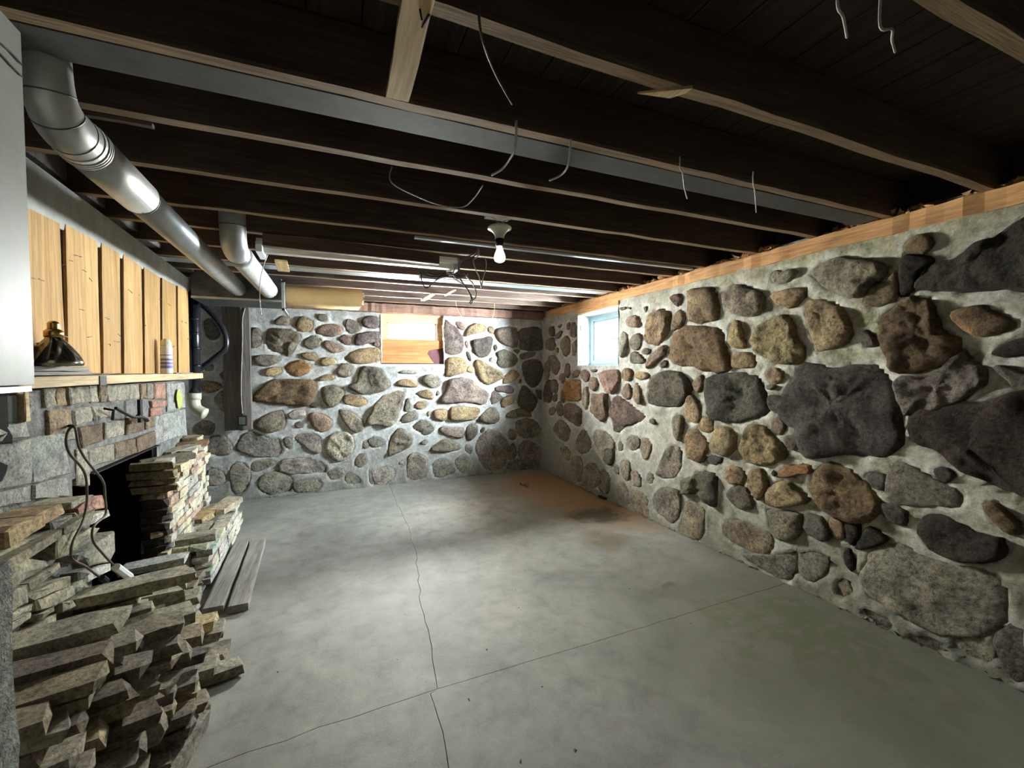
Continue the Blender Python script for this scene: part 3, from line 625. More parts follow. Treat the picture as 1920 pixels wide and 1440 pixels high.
LN = {
'hose':[(-1.13, 4.9, 2.1), (-1.056, 4.9, 2.045), (-0.982, 4.9, 1.952), (-0.924, 4.9, 1.848), (-0.9, 4.9, 1.737), (-0.919, 4.9, 1.654), (-0.99, 4.9, 1.582), (-1.068, 4.9, 1.511), (-1.128, 4.9, 1.471)],
'pvc':[(-1.123, 4.82, 1.933), (-1.143, 4.82, 1.244)],
'elbow':[(-1.15, 4.8, 1.25), (-1.157, 4.8, 1.152), (-1.138, 4.8, 1.082), (-1.086, 4.8, 1.05)],
'postwire':[(-0.819, 5.46, 2.131), (-0.846, 5.46, 2.003), (-0.851, 5.46, 1.773), (-0.868, 5.46, 1.426), (-0.874, 5.46, 1.165), (-0.867, 5.46, 0.99)],
'post':[(-0.86, 5.5, 2.14), (-0.769, 5.5, 2.145), (-0.791, 5.5, 0.818), (-0.863, 5.5, 0.804)],
'postdark':[(-1.071, 5.55, 2.118), (-0.883, 5.55, 2.145), (-0.9, 5.55, 0.818), (-0.961, 5.55, 0.792)],
'bulb':[(0.91, 2.3, 2.366), (0.909, 2.3, 2.312), (0.909, 2.3, 2.262), (0.909, 2.3, 2.208), (0.909, 2.3, 2.154), (0.908, 2.3, 2.061)],
'bulbw':[(0.873, 2.3, 2.108), (0.941, 2.3, 2.115), (0.845, 2.3, 2.245), (0.981, 2.3, 2.262), (0.889, 2.3, 2.179), (0.932, 2.3, 2.183)],
'lampshade':[(-1.0, 2.122, 1.478), (-1.0, 2.279, 1.48), (-1.0, 2.487, 1.483), (-1.0, 2.29, 1.634), (-1.0, 2.289, 1.617), (-1.0, 2.323, 1.59), (-1.0, 2.258, 1.586)],
'shelfboard':[(-1.0, 2.085, 1.451), (-1.0, 2.593, 1.45), (-1.0, 2.595, 1.484), (-1.0, 2.086, 1.474)],
'can':[(-1.0, 3.488, 1.438), (-1.0, 3.72, 1.436), (-1.0, 3.62, 1.662)],
'shelfchip':[(-1.0, 3.744, 1.444), (-1.0, 4.188, 1.438)],
'bracket':[(-1.02, 2.863, 1.261), (-1.02, 2.975, 1.223), (-1.02, 3.077, 1.193), (-1.02, 3.167, 1.184), (-1.02, 3.27, 1.164), (-1.02, 3.174, 1.277), (-1.02, 3.217, 1.217)],
'cordA':[(-0.92, 2.213, 1.24), (-0.92, 2.178, 1.224), (-0.92, 2.16, 1.182), (-0.92, 2.186, 1.132), (-0.92, 2.252, 1.077), (-0.92, 2.29, 1.03), (-0.92, 2.299, 0.973), (-0.92, 2.289, 0.899), (-0.92, 2.244, 0.837), (-0.92, 2.182, 0.795), (-0.92, 2.164, 0.75), (-0.92, 2.188, 0.715), (-0.92, 2.264, 0.662), (-0.92, 2.347, 0.592), (-0.92, 2.4, 0.548)],
'cordB':[(-0.91, 2.189, 1.243), (-0.91, 2.206, 1.224), (-0.91, 2.221, 1.161), (-0.91, 2.27, 1.099), (-0.91, 2.352, 1.027), (-0.91, 2.413, 0.967), (-0.91, 2.422, 0.894), (-0.91, 2.428, 0.845), (-0.91, 2.412, 0.819), (-0.91, 2.336, 0.811), (-0.91, 2.304, 0.793), (-0.91, 2.309, 0.746), (-0.91, 2.373, 0.677), (-0.91, 2.456, 0.596), (-0.91, 2.5, 0.558)],
'plugB':[(-0.9, 2.473, 0.567), (-0.9, 2.612, 0.459)],
'plugA':[(-0.91, 2.365, 0.569), (-0.91, 2.406, 0.534)],
'wire1':[(0.582, 1.325, 2.22), (0.606, 1.388, 2.22), (0.623, 1.483, 2.22), (0.624, 1.565, 2.22), (0.606, 1.622, 2.22)],
'wire2':[(0.807, 1.356, 2.22), (0.841, 1.429, 2.22), (0.859, 1.517, 2.22), (0.839, 1.577, 2.22)],
'wire3':[(1.284, 1.325, 2.24), (1.328, 1.356, 2.24), (1.431, 1.451, 2.24), (1.54, 1.544, 2.24)],
'wire4':[(1.669, 1.306, 2.24), (1.794, 1.393, 2.24), (1.999, 1.545, 2.24)],
'wire5':[(0.266, 1.943, 2.26), (0.416, 2.063, 2.26), (0.532, 2.115, 2.26), (0.628, 2.091, 2.26), (0.644, 1.955, 2.26), (0.637, 1.819, 2.26)],
'wireB':[(0.317, 0.917, 2.2), (0.391, 1.031, 2.2), (0.489, 1.142, 2.2)],
'wireC':[(1.029, 0.608, 2.24), (1.074, 0.623, 2.24), (1.113, 0.64, 2.24), (1.152, 0.658, 2.24)],
'wireD':[(1.187, 0.608, 2.24), (1.222, 0.602, 2.24), (1.261, 0.621, 2.24), (1.317, 0.641, 2.24)],
'tan1':[(1.002, 2.95, 2.358), (0.97, 2.95, 2.279), (0.871, 2.95, 2.232), (0.851, 2.95, 2.175), (0.858, 2.95, 2.101), (0.92, 2.95, 2.012), (0.947, 2.95, 1.958), (0.927, 2.95, 1.926)],
'tan2':[(0.994, 2.95, 2.319), (1.001, 2.95, 2.271), (0.961, 2.95, 2.23), (0.969, 2.95, 2.185), (1.008, 2.95, 2.094), (1.02, 2.95, 2.038), (1.028, 2.95, 2.103), (1.057, 2.95, 2.193), (1.05, 2.95, 2.249)],
'tan3':[(0.586, 2.95, 2.108), (0.596, 2.95, 2.044), (0.625, 2.95, 2.011), (0.68, 2.95, 2.058), (0.737, 2.95, 2.11), (0.813, 2.95, 2.134)],
'tan4':[(0.812, 2.95, 2.09), (0.889, 2.95, 2.048), (0.928, 2.95, 1.994), (0.943, 2.95, 1.95)],
'tan5':[(0.575, 2.95, 2.114), (0.644, 2.95, 2.095), (0.699, 2.95, 2.096), (0.793, 2.95, 2.114)],
'tan6':[(0.89, 2.95, 2.13), (0.948, 2.95, 2.071), (0.98, 2.95, 2.005), (0.967, 2.95, 1.959), (0.935, 2.95, 1.95)],
'tan7':[(0.626, 2.95, 2.126), (0.681, 2.95, 2.105), (0.774, 2.95, 2.124), (0.851, 2.95, 2.108), (0.897, 2.95, 2.123)],
'tan8':[(0.852, 2.95, 2.23), (0.844, 2.95, 2.193), (0.813, 2.95, 2.134), (0.831, 2.95, 2.092), (0.89, 2.95, 2.104), (0.921, 2.95, 2.129)],
'thin1':[(1.491, 5.3, 2.283), (1.525, 5.3, 2.184), (1.594, 5.3, 2.1), (1.685, 5.3, 2.056)],
'thin2':[(2.007, 5.3, 2.242), (1.991, 5.3, 2.158), (1.954, 5.3, 2.088)],
'pipewire':[(-0.348, 3.2, 2.198), (-0.37, 3.2, 2.138), (-0.393, 3.2, 2.034), (-0.399, 3.2, 1.915), (-0.392, 3.2, 1.813)],
'wallwireA':[(-0.595, 1.216, 2.11), (-0.595, 1.248, 2.112), (-0.595, 1.283, 2.109)],
'wallwireB':[(-0.595, 1.215, 2.088), (-0.595, 1.246, 2.085), (-0.595, 1.285, 2.084)],
'flute':[(-0.427, 3.312, 2.27), (0.897, 3.253, 2.27)],
'chan':[(-0.389, 3.143, 2.2), (0.869, 3.184, 2.2)],
'ybrd':[(0.151, 1.004, 2.27), (0.22, 0.975, 2.27), (0.234, 1.322, 2.27), (0.168, 1.323, 2.27)],
'splint':[(0.914, 1.053, 2.26), (0.965, 0.988, 2.26)],
'bigframe':[(-0.418, 4.6, 2.291), (-0.356, 4.6, 2.266), (-0.37, 4.6, 2.015), (-0.414, 4.6, 2.043)],
'trunk':[(-1.089, 4.6, 2.157), (-0.405, 4.6, 2.277), (-0.409, 4.6, 2.038), (-1.072, 4.6, 2.065)],
'kraft':[(-0.378, 4.7, 2.272), (0.337, 4.7, 2.281), (0.345, 4.7, 2.123), (-0.38, 4.7, 2.145)],
'brownbrd':[(-0.33, 3.0, 2.253), (0.72, 3.0, 2.241), (0.693, 3.0, 2.201), (-0.337, 3.0, 2.208)],
'shingle':[(-0.322, 3.268, 2.2), (-0.244, 3.282, 2.2), (-0.259, 3.602, 2.2), (-0.339, 3.598, 2.2)],
'brace1':[(1.016, 4.8, 2.274), (1.087, 4.8, 2.278), (1.05, 4.8, 2.152), (0.991, 4.8, 2.149)],
'notchblk':[(-0.413, 4.3, 2.336), (-0.393, 4.3, 2.301), (-0.447, 4.3, 2.264)]}
trace = {}; cur = None
for l in TR.split('\n'):
    if l[0] == '@': cur = l[1:]; trace.setdefault(cur, []); continue
    t = l.split(); trace[cur].append((t[0][0], len(t[0]) > 1, [tuple(float(a)/1000 for a in p.split(',')) for p in t[1:]]))
COL = dict(g=(.25, .215, .175), t=(.36, .27, .165), r=(.27, .195, .16), p=(.215, .175, .165), d=(.125, .115, .098), k=(.055, .044, .036),
           b=(.23, .165, .10), o=(.42, .235, .11), l=(.42, .38, .32))

def catmull(pts, k):
    n = len(pts); out = []
    for i in range(n):
        a, b, c, d = pts[i-1], pts[i], pts[(i+1) % n], pts[(i+2) % n]
        for j in range(k):
            t = j/k; out.append(tuple(.5*(2*b[q]+(c[q]-a[q])*t+(2*a[q]-5*b[q]+4*c[q]-d[q])*t*t+(3*b[q]-a[q]-3*c[q]+d[q])*t**3) for q in (0, 1)))
    return out
def onwall(wall, u, v, h):
    return (u, D-h, v) if wall == 'back' else (W-h, u, v)
outlines = {'back': [], 'right': []}
def stone(wall, code, smear, poly, idx, parent):
    R = rnd(idx*7+3); us = [p[0] for p in poly]; vs_ = [p[1] for p in poly]
    size = math.sqrt((max(us)-min(us))*(max(vs_)-min(vs_)))
    k = 2 if size < .3 else 4
    ol = catmull(poly, k)
    sd = Vector((idx*1.7, wall == 'back' and 3 or 9, 0))
    ol = [(u+noise.noise(Vector((u*14, v*14, 0))+sd)*.012*min(1, size/.15), v+noise.noise(Vector((u*14, v*14, 5))+sd)*.012*min(1, size/.15)) for u, v in ol]
    n = len(ol); cu = sum(p[0] for p in ol)/n; cv = sum(p[1] for p in ol)/n
    gr = min(1.12, 1+.007/max(.02, size/2)); ol = [(cu+(u-cu)*gr, cv+(v-cv)*gr) for u, v in ol]; outlines[wall].append(ol)
    h = min(.055, .015+.16*size)*(.28 if smear else .8)*R.uniform(.75, 1.25)
    ex = .8 if size < .12 else 1
    prof = [(1.03, -.03), (1.0, .002), (.96, h*.6), (.84, h*.93), (.55, h*1.02)] + ([(.28, h)] if size > .2 else [])
    if size > .3: prof = [(1.02, -.03), (1.0, .002), (.98, h*.45), (.94, h*.75), (.86, h*.95), (.74, h), (.6, h*1.04), (.45, h*1.02), (.3, h), (.15, h)]
    tx, tv = R.uniform(-.12, .12), R.uniform(-.12, .12)
    V = []
    for r, z in prof:
        for (u, v) in ol:
            uu = cu+(u-cu)*r; vv = cv+(v-cv)*r
            q = Vector((uu*7, vv*7, idx*3.1)); a = noise.noise(q)*.9-abs(noise.noise(q*1.7))*.8+noise.noise(q*4.1)*.35+.15
            zz = z+(a*min(.04, size*.13)*(0 if z < 0 else 1)*(.5 if smear else 1)+(uu-cu)*tx+(vv-cv)*tv if z > 0 else 0)
            V.append(onwall(wall, uu, vv, zz))
    V.append(onwall(wall, cu, cv, h*1.02)); Fc = []; K = len(prof)
    for i in range(K-1):
        for j in range(n):
            a = i*n+j; b = i*n+(j+1) % n; Fc.append((a, b, b+n, a+n) if wall == 'back' else (a, a+n, b+n, b))
    e = (K-1)*n
    for j in range(n): Fc.append((e+j, e+(j+1) % n, K*n) if wall == 'back' else (e+(j+1) % n, e+j, K*n))
    c = COL[code]; q = R.uniform(.82, 1.18); c = tuple(x*q*R.uniform(.95, 1.05) for x in c)
    if smear: c = tuple(.45*a+.55*b for a, b in zip(c, (.29, .275, .24)))
    return mesh('stone', V, Fc, M['stone'], parent, smooth=True, color=c, origin=onwall(wall, cu, cv, 0))

# openings (u0,u1,v0,v1)
WIN1 = (.605, 1.41, 1.525, 2.17); WIN2 = (3.79, 4.61, 1.50, 2.135)
def stone_wall(name, wall, u0, u1, z1, hole):
    root = tag(empty(name, (0, 0, 0)), 'mortared fieldstone basement wall' , None, None, 'structure')
    for i, (c, s, p) in enumerate(trace[wall]): stone(wall, c, s, p, i+(0 if wall == 'back' else 400), root)  # one near-black stone high on the right wall paints a notch's shade
    # mortar bed, its surface rising in a lip round each stone
    st = .024; U = list(np.arange(u0, u1, st))+[u1]; Z = list(np.arange(0, z1, st))+[z1]
    for h in hole[:2]: U[min(range(len(U)), key=lambda i: abs(U[i]-h))] = h
    for h in hole[2:]: Z[min(range(len(Z)), key=lambda i: abs(Z[i]-h))] = h
    U = np.array(U); Z = np.array(Z); GU, GZ = np.meshgrid(U, Z, indexing='ij')
    dist = np.full(GU.shape, 9.0); inside = np.zeros(GU.shape, bool)
    for ol in outlines[wall]:
        a = np.array(ol); lo = a.min(0)-.09; hi = a.max(0)+.09
        i0, i1 = np.searchsorted(U, lo[0]), np.searchsorted(U, hi[0]); j0, j1 = np.searchsorted(Z, lo[1]), np.searchsorted(Z, hi[1])
        if i1 <= i0 or j1 <= j0: continue
        P = np.stack([GU[i0:i1, j0:j1], GZ[i0:i1, j0:j1]], -1)[..., None, :]; A = a; B = np.roll(a, -1, 0); E = B-A
        t = np.clip(((P-A)*E).sum(-1)/np.maximum((E*E).sum(-1), 1e-9), 0, 1); dd = np.sqrt((((P-(A+t[..., None]*E)))**2).sum(-1)).min(-1)
        py = P[..., 1]; px = P[..., 0]; c1 = (A[:, 1] > py) != (B[:, 1] > py)
        with np.errstate(divide='ignore', invalid='ignore'): xi = (B[:, 0]-A[:, 0])*(py-A[:, 1])/(B[:, 1]-A[:, 1])+A[:, 0]
        ins = (c1 & (px < xi)).sum(-1) % 2 == 1
        dist[i0:i1, j0:j1] = np.minimum(dist[i0:i1, j0:j1], dd); inside[i0:i1, j0:j1] |= ins
    V = []; edge = []; nu, nz = len(U), len(Z)
    for i in range(nu):
        for j in range(nz):
            u, z = U[i], Z[j]; q = Vector((u*5, z*5, 2 if wall == 'back' else 8))
            b = noise.noise(q)*.010+noise.noise(q*3.1)*.005-.002
            d = dist[i, j]
            lip = .010*math.exp(-(d/.022)**2)
            hgt = -.022 if inside[i, j] and d > .006 else (b+lip if d < 5 else b)
            if inside[i, j] and d <= .006: hgt = -.006
            if z < .3: hgt += (.3-z)*.06
            on_edge = abs(u-hole[0]) < .001 or abs(u-hole[1]) < .001 or abs(z-hole[2]) < .001 or abs(z-hole[3]) < .001
            V.append(onwall(wall, u, z, hgt)); edge.append(max(0, min(1, math.exp(-(d/.035)**2)*.9)) if not inside[i, j] else .6)
    Fc = []
    for i in range(nu-1):
        for j in range(nz-1):
            uc, zc = (U[i]+U[i+1])/2, (Z[j]+Z[j+1])/2
            if hole[0] < uc < hole[1] and hole[2] < zc < hole[3]: continue
            a = i*nz+j; f = (a, a+nz, a+nz+1, a+1); Fc.append(f if wall == 'back' else f[::-1])
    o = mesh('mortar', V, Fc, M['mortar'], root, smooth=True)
    at = o.data.attributes.new('edge', 'FLOAT', 'POINT'); at.data.foreach_set('value', edge)
    return root
wb = stone_wall('wall_back', 'back', -1.75, W, 2.2, WIN1)
wr = stone_wall('wall_right', 'right', -2.4, D, 2.2, WIN2)
wb['label'] = 'back wall of rounded fieldstones in pale mortar'; wr['label'] = 'long fieldstone wall with large dark stones at its near end'
# wall thickness and outer skins behind the mortar, open at the windows
def backing(parent, wall, u0, u1, hole):
    b = MB()
    for (a, c, e, f) in ((u0, hole[0], 0, 2.3), (hole[1], u1, 0, 2.3), (hole[0], hole[1], 0, hole[2]), (hole[0], hole[1], hole[3], 2.3)):
        if wall == 'back': b.box(a, c, D+.03, D+.22, e, f)
        else: b.box(W+.03, W+.215, a, c, e, f)
    return b.build('rubble_core', M['concrete'], parent)
backing(wb, 'back', -2.0, 3.06, WIN1); backing(wr, 'right', -2.4, D, WIN2)

# other walls (mostly outside the frame)
tag(MB().box(-2.0, -1.75, -2.4, D+.03, 0, 2.47).build('wall_left', M['blockwall']), 'plain grey side wall behind the chimney', None, None, 'structure')
tag(MB().box(-2.0, .6, -2.65, -2.4, 0, 2.47).box(1.45, 3.15, -2.65, -2.4, 0, 2.47).box(.6, 1.45, -2.65, -2.4, 2.05, 2.47).build('wall_front', M['blockwall']), 'plain wall with an added closed door', None, None, 'structure')

dr = tag(MB().box(.61, 1.44, -2.47, -2.43, .01, 2.04).build('added_door_1', M['greywood']), 'closed plank door added behind the viewer to shut light out', None, None, 'structure')  # unseen door, added so no light comes in behind the camera
MB().tube([(.70, -2.43, 1.0), (.70, -2.38, 1.0), (.78, -2.38, 1.0)], .009, 8).build('added_door_handle', M['iron'], dr)

# ------------------------------------------------------------------ floor: slabs parted by a saw joint and a wandering crack
fl = tag(MB().box(-2.0, 3.15, -2.65, 5.95, -.16, -.045).build('floor', M['mortarback']), 'cracked grey concrete basement floor', None, None, 'structure')
def jag(pts, amp, step, seed):
    out = []
    for a, b in zip(pts, pts[1:]):
        L = math.hypot(b[0]-a[0], b[1]-a[1]); n = max(1, int(L/step))
        for i in range(n):
            t = i/n; u, v = a[0]+(b[0]-a[0])*t, a[1]+(b[1]-a[1])*t
            out.append((u+amp*noise.noise(Vector((u*9+seed, v*9, seed))), v+amp*noise.noise(Vector((v*9, u*9+seed, seed+4)))))
    out.append(pts[-1]); return out
crk = jag([(.69, 5.75), (.664, 4.763), (.661, 4.061), (.61, 3.383), (.51, 2.662), (.482, 2.372), (.474, 2.198), (.433, 1.902)], .025, .07, 1)
crk2 = jag([(.385, 1.888), (.399, 1.668), (.377, 1.5), (.36, .9), (.3, -2.5)], .02, .07, 2)
jl = jag([(.433, 1.902), (-.056, 1.880), (-.429, 1.852), (-1.8, 1.80)], .012, .1, 3); jr = jag([(.433, 1.902), (1.227, 1.903), (2.95, 1.925)], .008, .1, 4)
jl[0] = jr[0] = crk[-1] = (.433, 1.902)
def slab(poly, name='slab'):
    g = .0016; n = len(poly); cx = sum(p[0] for p in poly)/n; cy = sum(p[1] for p in poly)/n
    ar = sum(poly[i][0]*poly[(i+1) % n][1]-poly[(i+1) % n][0]*poly[i][1] for i in range(n))
    if ar < 0: poly = poly[::-1]
    def inset(p, k):
        a, b, c = p[k-1], p[k], p[(k+1) % n]; t = Vector((c[0]-a[0], c[1]-a[1])); t.normalize(); return (b[0]-t.y*g, b[1]+t.x*g)
    q = [inset(poly, k) for k in range(n)]
    V = [(x, y, 0) for x, y in q]+[(x, y, -.05) for x, y in poly]
    Fc = [tuple(range(n))]+[(j, j+n, (j+1) % n+n, (j+1) % n) for j in range(n)]
    return mesh(name, V, Fc, M['floor'], fl)
# the joint's left end follows the crack's foot
slab(crk+[*jl[1:], (-1.8, 5.75)]); slab(crk+[*jr[1:], (2.95, 5.75)])
slab([jl[0]]+jl[1:]+[(-1.8, -2.5)]+crk2[::-1]); slab([jr[0]]+jr[1:]+[(2.95, -2.5)]+crk2[::-1])

# ------------------------------------------------------------------ ceiling: subfloor boards on joists, sill plates
ce = tag(MB().box(-2.0, 3.15, -2.65, 5.95, 2.495, 2.55).build('ceiling', M['subfloor']), 'open joist ceiling of dark boards', None, None, 'structure')
x = -1.95; i = 0
while x < 3.1:
    MB().box(x, x+.142, -2.6, 5.9, 2.47, 2.494-.003*(i % 3)).build('subfloor_board', M['subfloor'], ce); x += .147; i += 1
JY = [-2.0, -1.6, -1.2, -.8, -.4, 0.0, .195, .565, 1.03, 1.42, 1.81, 2.22, 2.68, 3.04, 3.46, 3.86, 4.27, 4.68, 5.07, 5.45]
for i, y in enumerate(JY):
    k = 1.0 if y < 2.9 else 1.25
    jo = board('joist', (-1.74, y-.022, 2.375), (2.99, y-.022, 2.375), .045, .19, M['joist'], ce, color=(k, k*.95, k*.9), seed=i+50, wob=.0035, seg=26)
    jo.data.materials.append(M['joist_lit'])
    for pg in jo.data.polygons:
        if abs(pg.normal.z) > .6 and pg.center.z < 2.33: pg.material_index = 1  # bottom faces coloured lighter, as if lit
MB().box(3.0, 3.05, -2.5, 5.9, 2.285, 2.495).box(-2.0, 3.05, 5.75, 5.8, 2.28, 2.495).build('rim_joist', M['joist'], ce, color=(1, .97, .93))
def plate(name, p0, p1, w, h, mat, lab, seed):
    return tag(board(name, p0, p1, w, h, mat, seed=seed, wob=.0065, seg=110), lab, None, None, 'structure')
plate('trim_1', (W+.06, -2.4, 2.232), (W+.06, 5.44, 2.232), .13, .098, M['sill'], 'orange brown sill plate along the top of the long stone wall', 1)
plate('trim_2', (-1.74, D-.005, 2.225), (2.9, D-.005, 2.225), .13, .11, M['sillx'], 'dark sill plate along the top of the back wall', 2)
plate('trim_3', (-1.13, -2.3, 2.40), (-1.13, 5.4, 2.40), .1, .16, M['postwood'], 'dark header beam above the chimney boards', 3)
# crumbs and broken wood lying along the sill plate
R = rnd(5); cb = MB()
for i in range(620):
    y = R.uniform(.6, 5.3); s = R.choice((.009, .014, .02, .032)); x = W+R.uniform(-.004, .05); z = 2.281+s*.4
    if noise.noise(Vector((y*2.4, 0, 0))) < -.12: continue
    vs = [Vector((R.uniform(-1, 1), R.uniform(-1.6, 1.6), R.uniform(-.7, .9)))*s for _ in range(5)]
    cb.add([v+Vector((x, y, z)) for v in vs], [(0, 1, 2), (0, 2, 3), (0, 3, 1), (4, 2, 1), (4, 3, 2), (4, 1, 3)])
tag(cb.build('debris', M['rubble']), 'orange crumbs of mortar and rotten wood along the sill plate', 'debris', None, 'stuff')

# ------------------------------------------------------------------ windows
w1 = tag(empty('window_1', (1.0, D, 1.53)), 'small window above an orange plywood panel in the back wall', None, None, 'structure')
gx0, gx1, gz0, gz1 = .69, 1.325, 1.84, 2.06
y0, y1 = D+.035, D+.08
MB().box(.602, 1.413, y0, y1, 2.06, 2.18).build('frame_rail', M['framew'], w1)
MB().box(.602, gx0, y0, y1, 1.84, 2.06).build('frame_stile', M['framew'], w1); MB().box(gx1, 1.413, y0, y1, 1.84, 2.06).build('frame_stile', M['framew'], w1)
MB().box(gx0, gx0+.018, y0+.02, y1+.02, gz0, gz1).box(gx1-.018, gx1, y0+.02, y1+.02, gz0, gz1).box(gx0, gx1, y0+.02, y1+.02, gz1-.014, gz1).box(gx0, gx1, y0+.02, y1+.02, gz0, gz0+.014).build('sash', M['framew'], w1)
MB().box(gx0+.01, gx1-.01, y1+.005, y1+.009, gz0+.01, gz1-.01).build('pane', M['glass'], w1)
# plywood sheet below, its lower corner broken off, darker backing board seen in the gap
pv = [(.62, 1.84), (.62, 1.545), (1.28, 1.545), (1.265, 1.565), (1.235, 1.60), (1.215, 1.64), (1.195, 1.665), (1.215, 1.71), (1.29, 1.725), (1.395, 1.74), (1.395, 1.84)]
def prism(poly, ya, yb):
    n = len(poly); return [(x, ya, z) for x, z in poly]+[(x, yb, z) for x, z in poly], [tuple(range(n))[::-1]]+[tuple(n+j for j in range(n))]+[(j, (j+1) % n, (j+1) % n+n, j+n) for j in range(n)]
v, f = prism(pv, y0-.012, y0+.006); mesh('plywood_panel', v, f, M['ply'], w1)
M['backb'] = simple('dark violet backing board', (.16, .07, .075), .8, 0, .2, 12, .1)
MB().box(.602, 1.413, y0+.012, y1, 1.525, 1.839).build('backing_board', M['backb'], w1)
def foam(x, z0, z1, w, seed, yy):
    R = rnd(seed); mb = MB(); n = 22; pts = []; rr = []
    for i in range(n+1):
        z = z0+(z1-z0)*i/n; pts.append((x+R.uniform(-.004, .004), yy, z)); rr.append(w*R.uniform(.7, 1.25)*(1 if i < n else .5)*(min(1, .3+i/6)))
    return mb.tube(pts, rr, 8)
foam(1.408, 1.69, 2.14, .018, 3, D-.008).build('foam_bead', M['foam'], w1, True); foam(.612, 1.54, 2.15, .010, 4, D-.004).build('foam_bead', M['foam'], w1, True)
MB().box(.6, 1.42, D+.0, D+.2, 1.50, 1.53).build('window_sill', M['whitewash'], w1)

w2 = tag(empty('window_2', (W, 4.2, 1.5)), 'blue grey two pane window in a whitewashed recess of the long wall', None, None, 'structure')
a0, a1, b0, b1 = WIN2; xf = W+.17
R = rnd(9)
def jamb(y, s, parent):
    n = 9; V = []; Fc = []
    for i in range(n+1):
        for j in range(n+3):
            zz = b0+(b1-b0)*j/(n+2); xx = W-.006+.2*i/n; V.append((xx, y+s*(.008+.012*noise.noise(Vector((xx*16, zz*16, 3)))), zz))
    for i in range(n):
        for j in range(n+2): a = i*(n+3)+j; Fc.append((a, a+1, a+n+4, a+n+3))
    return mesh('jamb', V, Fc, M['whitewash'], parent, True)
jamb(a1, -1, w2); jamb(a0, 1, w2)
for k, (xx, zz, r1, r2) in enumerate([(W+.05, 1.96, .03, .055), (W+.09, 1.74, .035, .08), (W+.04, 1.55, .03, .03)]):
    vs = []; n = 10
    for r, h in ((1, 0), (.85, .016), (.4, .024)):
        for j in range(n):
            t = 2*math.pi*j/n; vs.append((xx+math.cos(t)*r1*r, a1-.008-h, zz+math.sin(t)*r2*r*(1+.15*math.sin(3*t))))
    vs.append((xx, a1-.034, zz)); fs = [(i*n+j, i*n+(j+1) % n, (i+1)*n+(j+1) % n, (i+1)*n+j) for i in range(2) for j in range(n)]+[(2*n+j, 2*n+(j+1) % n, 3*n) for j in range(n)]
    mesh('stone', vs, fs, M['stone'], w2, True, color=(.42, .44, .42))
MB().box(W-.004, W+.21, a0, a1, b0-.012, b0+.006).build('window_sill', M['whitewash'], w2)
MB().box(W+.0, W+.21, a0-.01, a1+.01, b1-.022, b1-.0).build('head_board', M['whitefix'], w2)
MB().box(W-.012, W+.02, a0-.0, a1+.03, b1+.002, b1+.045).build('head_trim', M['sill'], w2)
MB().box(xf, xf+.05, a1-.075, a1-.0, b0+.0, b1-.02).build('frame_stile', M['vinyl'], w2); MB().box(xf, xf+.05, a0+.0, a0+.06, b0+.0, b1-.02).build('frame_stile', M['vinyl'], w2)
MB().box(xf, xf+.05, a0+.06, a1-.075, b0+.004, b0+.06).build('frame_rail', M['vinyl'], w2); MB().box(xf, xf+.05, a0+.06, a1-.075, b1-.09, b1-.02).build('frame_rail', M['vinyl'], w2)
sy0, sy1, sz0, sz1 = a0+.06, a1-.075, b0+.06, b1-.09; zm = (sz0+sz1)/2
MB().box(xf+.01, xf+.04, sy0, sy0+.02, sz0, sz1).box(xf+.01, xf+.04, sy1-.02, sy1, sz0, sz1).box(xf+.01, xf+.04, sy0, sy1, sz0, sz0+.02).box(xf+.01, xf+.04, sy0, sy1, sz1-.02, sz1).build('sash', M['vinyl'], w2)
MB().box(xf+.012, xf+.038, sy0+.02, sy1-.02, zm-.008, zm+.008).build('glazing_bar', M['vinyl'], w2)
MB().box(xf+.023, xf+.027, sy0+.015, sy1-.015, zm+.004, sz1-.015).build('pane', M['glass'], w2); MB().box(xf+.023, xf+.027, sy0+.015, sy1-.015, sz0+.015, zm-.004).build('pane', M['glass'], w2)

# ------------------------------------------------------------------ fireplace masonry (faces +X at x = -1.08)
FX = -1.08
def oriented(face_x, poly, h, depth, mat, name, parent, color, idx, bev=.006, jit=.003, tl=.05):
    """block whose outline lies on the plane x = face_x, standing h proud and reaching depth behind"""
    R = rnd(idx); n0 = len(poly)
    pl = []
    for i in range(n0):
        a, b = poly[i], poly[(i+1) % n0]; L = math.hypot(b[0]-a[0], b[1]-a[1]); k = 1 if L < .07 else (2 if L < .2 else 4)
        for j in range(k): t = j/k; pl.append((a[0]+(b[0]-a[0])*t+R.uniform(-jit, jit), a[1]+(b[1]-a[1])*t+R.uniform(-jit, jit)))
    n = len(pl); cu = sum(p[0] for p in pl)/n; cv = sum(p[1] for p in pl)/n
    tu, tv = R.uniform(-tl, tl), R.uniform(-tl, tl); V = []
    for (ins, hh) in ((0, -depth), (0, h-bev), (bev, h)):
        for (u, v) in pl:
            L = max(.001, math.hypot(u-cu, v-cv)); s = max(.3, 1-ins*1.3/L)
            V.append((face_x+hh+((u-cu)*tu+(v-cv)*tv+R.uniform(-jit, jit) if hh > 0 else 0), cu+(u-cu)*s, cv+(v-cv)*s))
    V.append((face_x+h+R.uniform(-.004, .006), cu, cv))
    Fc = [(i*n+j, i*n+(j+1) % n, (i+1)*n+(j+1) % n, (i+1)*n+j) for i in range(2) for j in range(n)]+[(2*n+j, 2*n+(j+1) % n, 3*n) for j in range(n)]
    return mesh(name, V, Fc, mat, parent, color=color, origin=(face_x, cu, cv))
fp = tag(empty('fireplace', (FX, 3.2, 0)), 'half dismantled brick and block fireplace under the wooden mantel', 'fireplace')
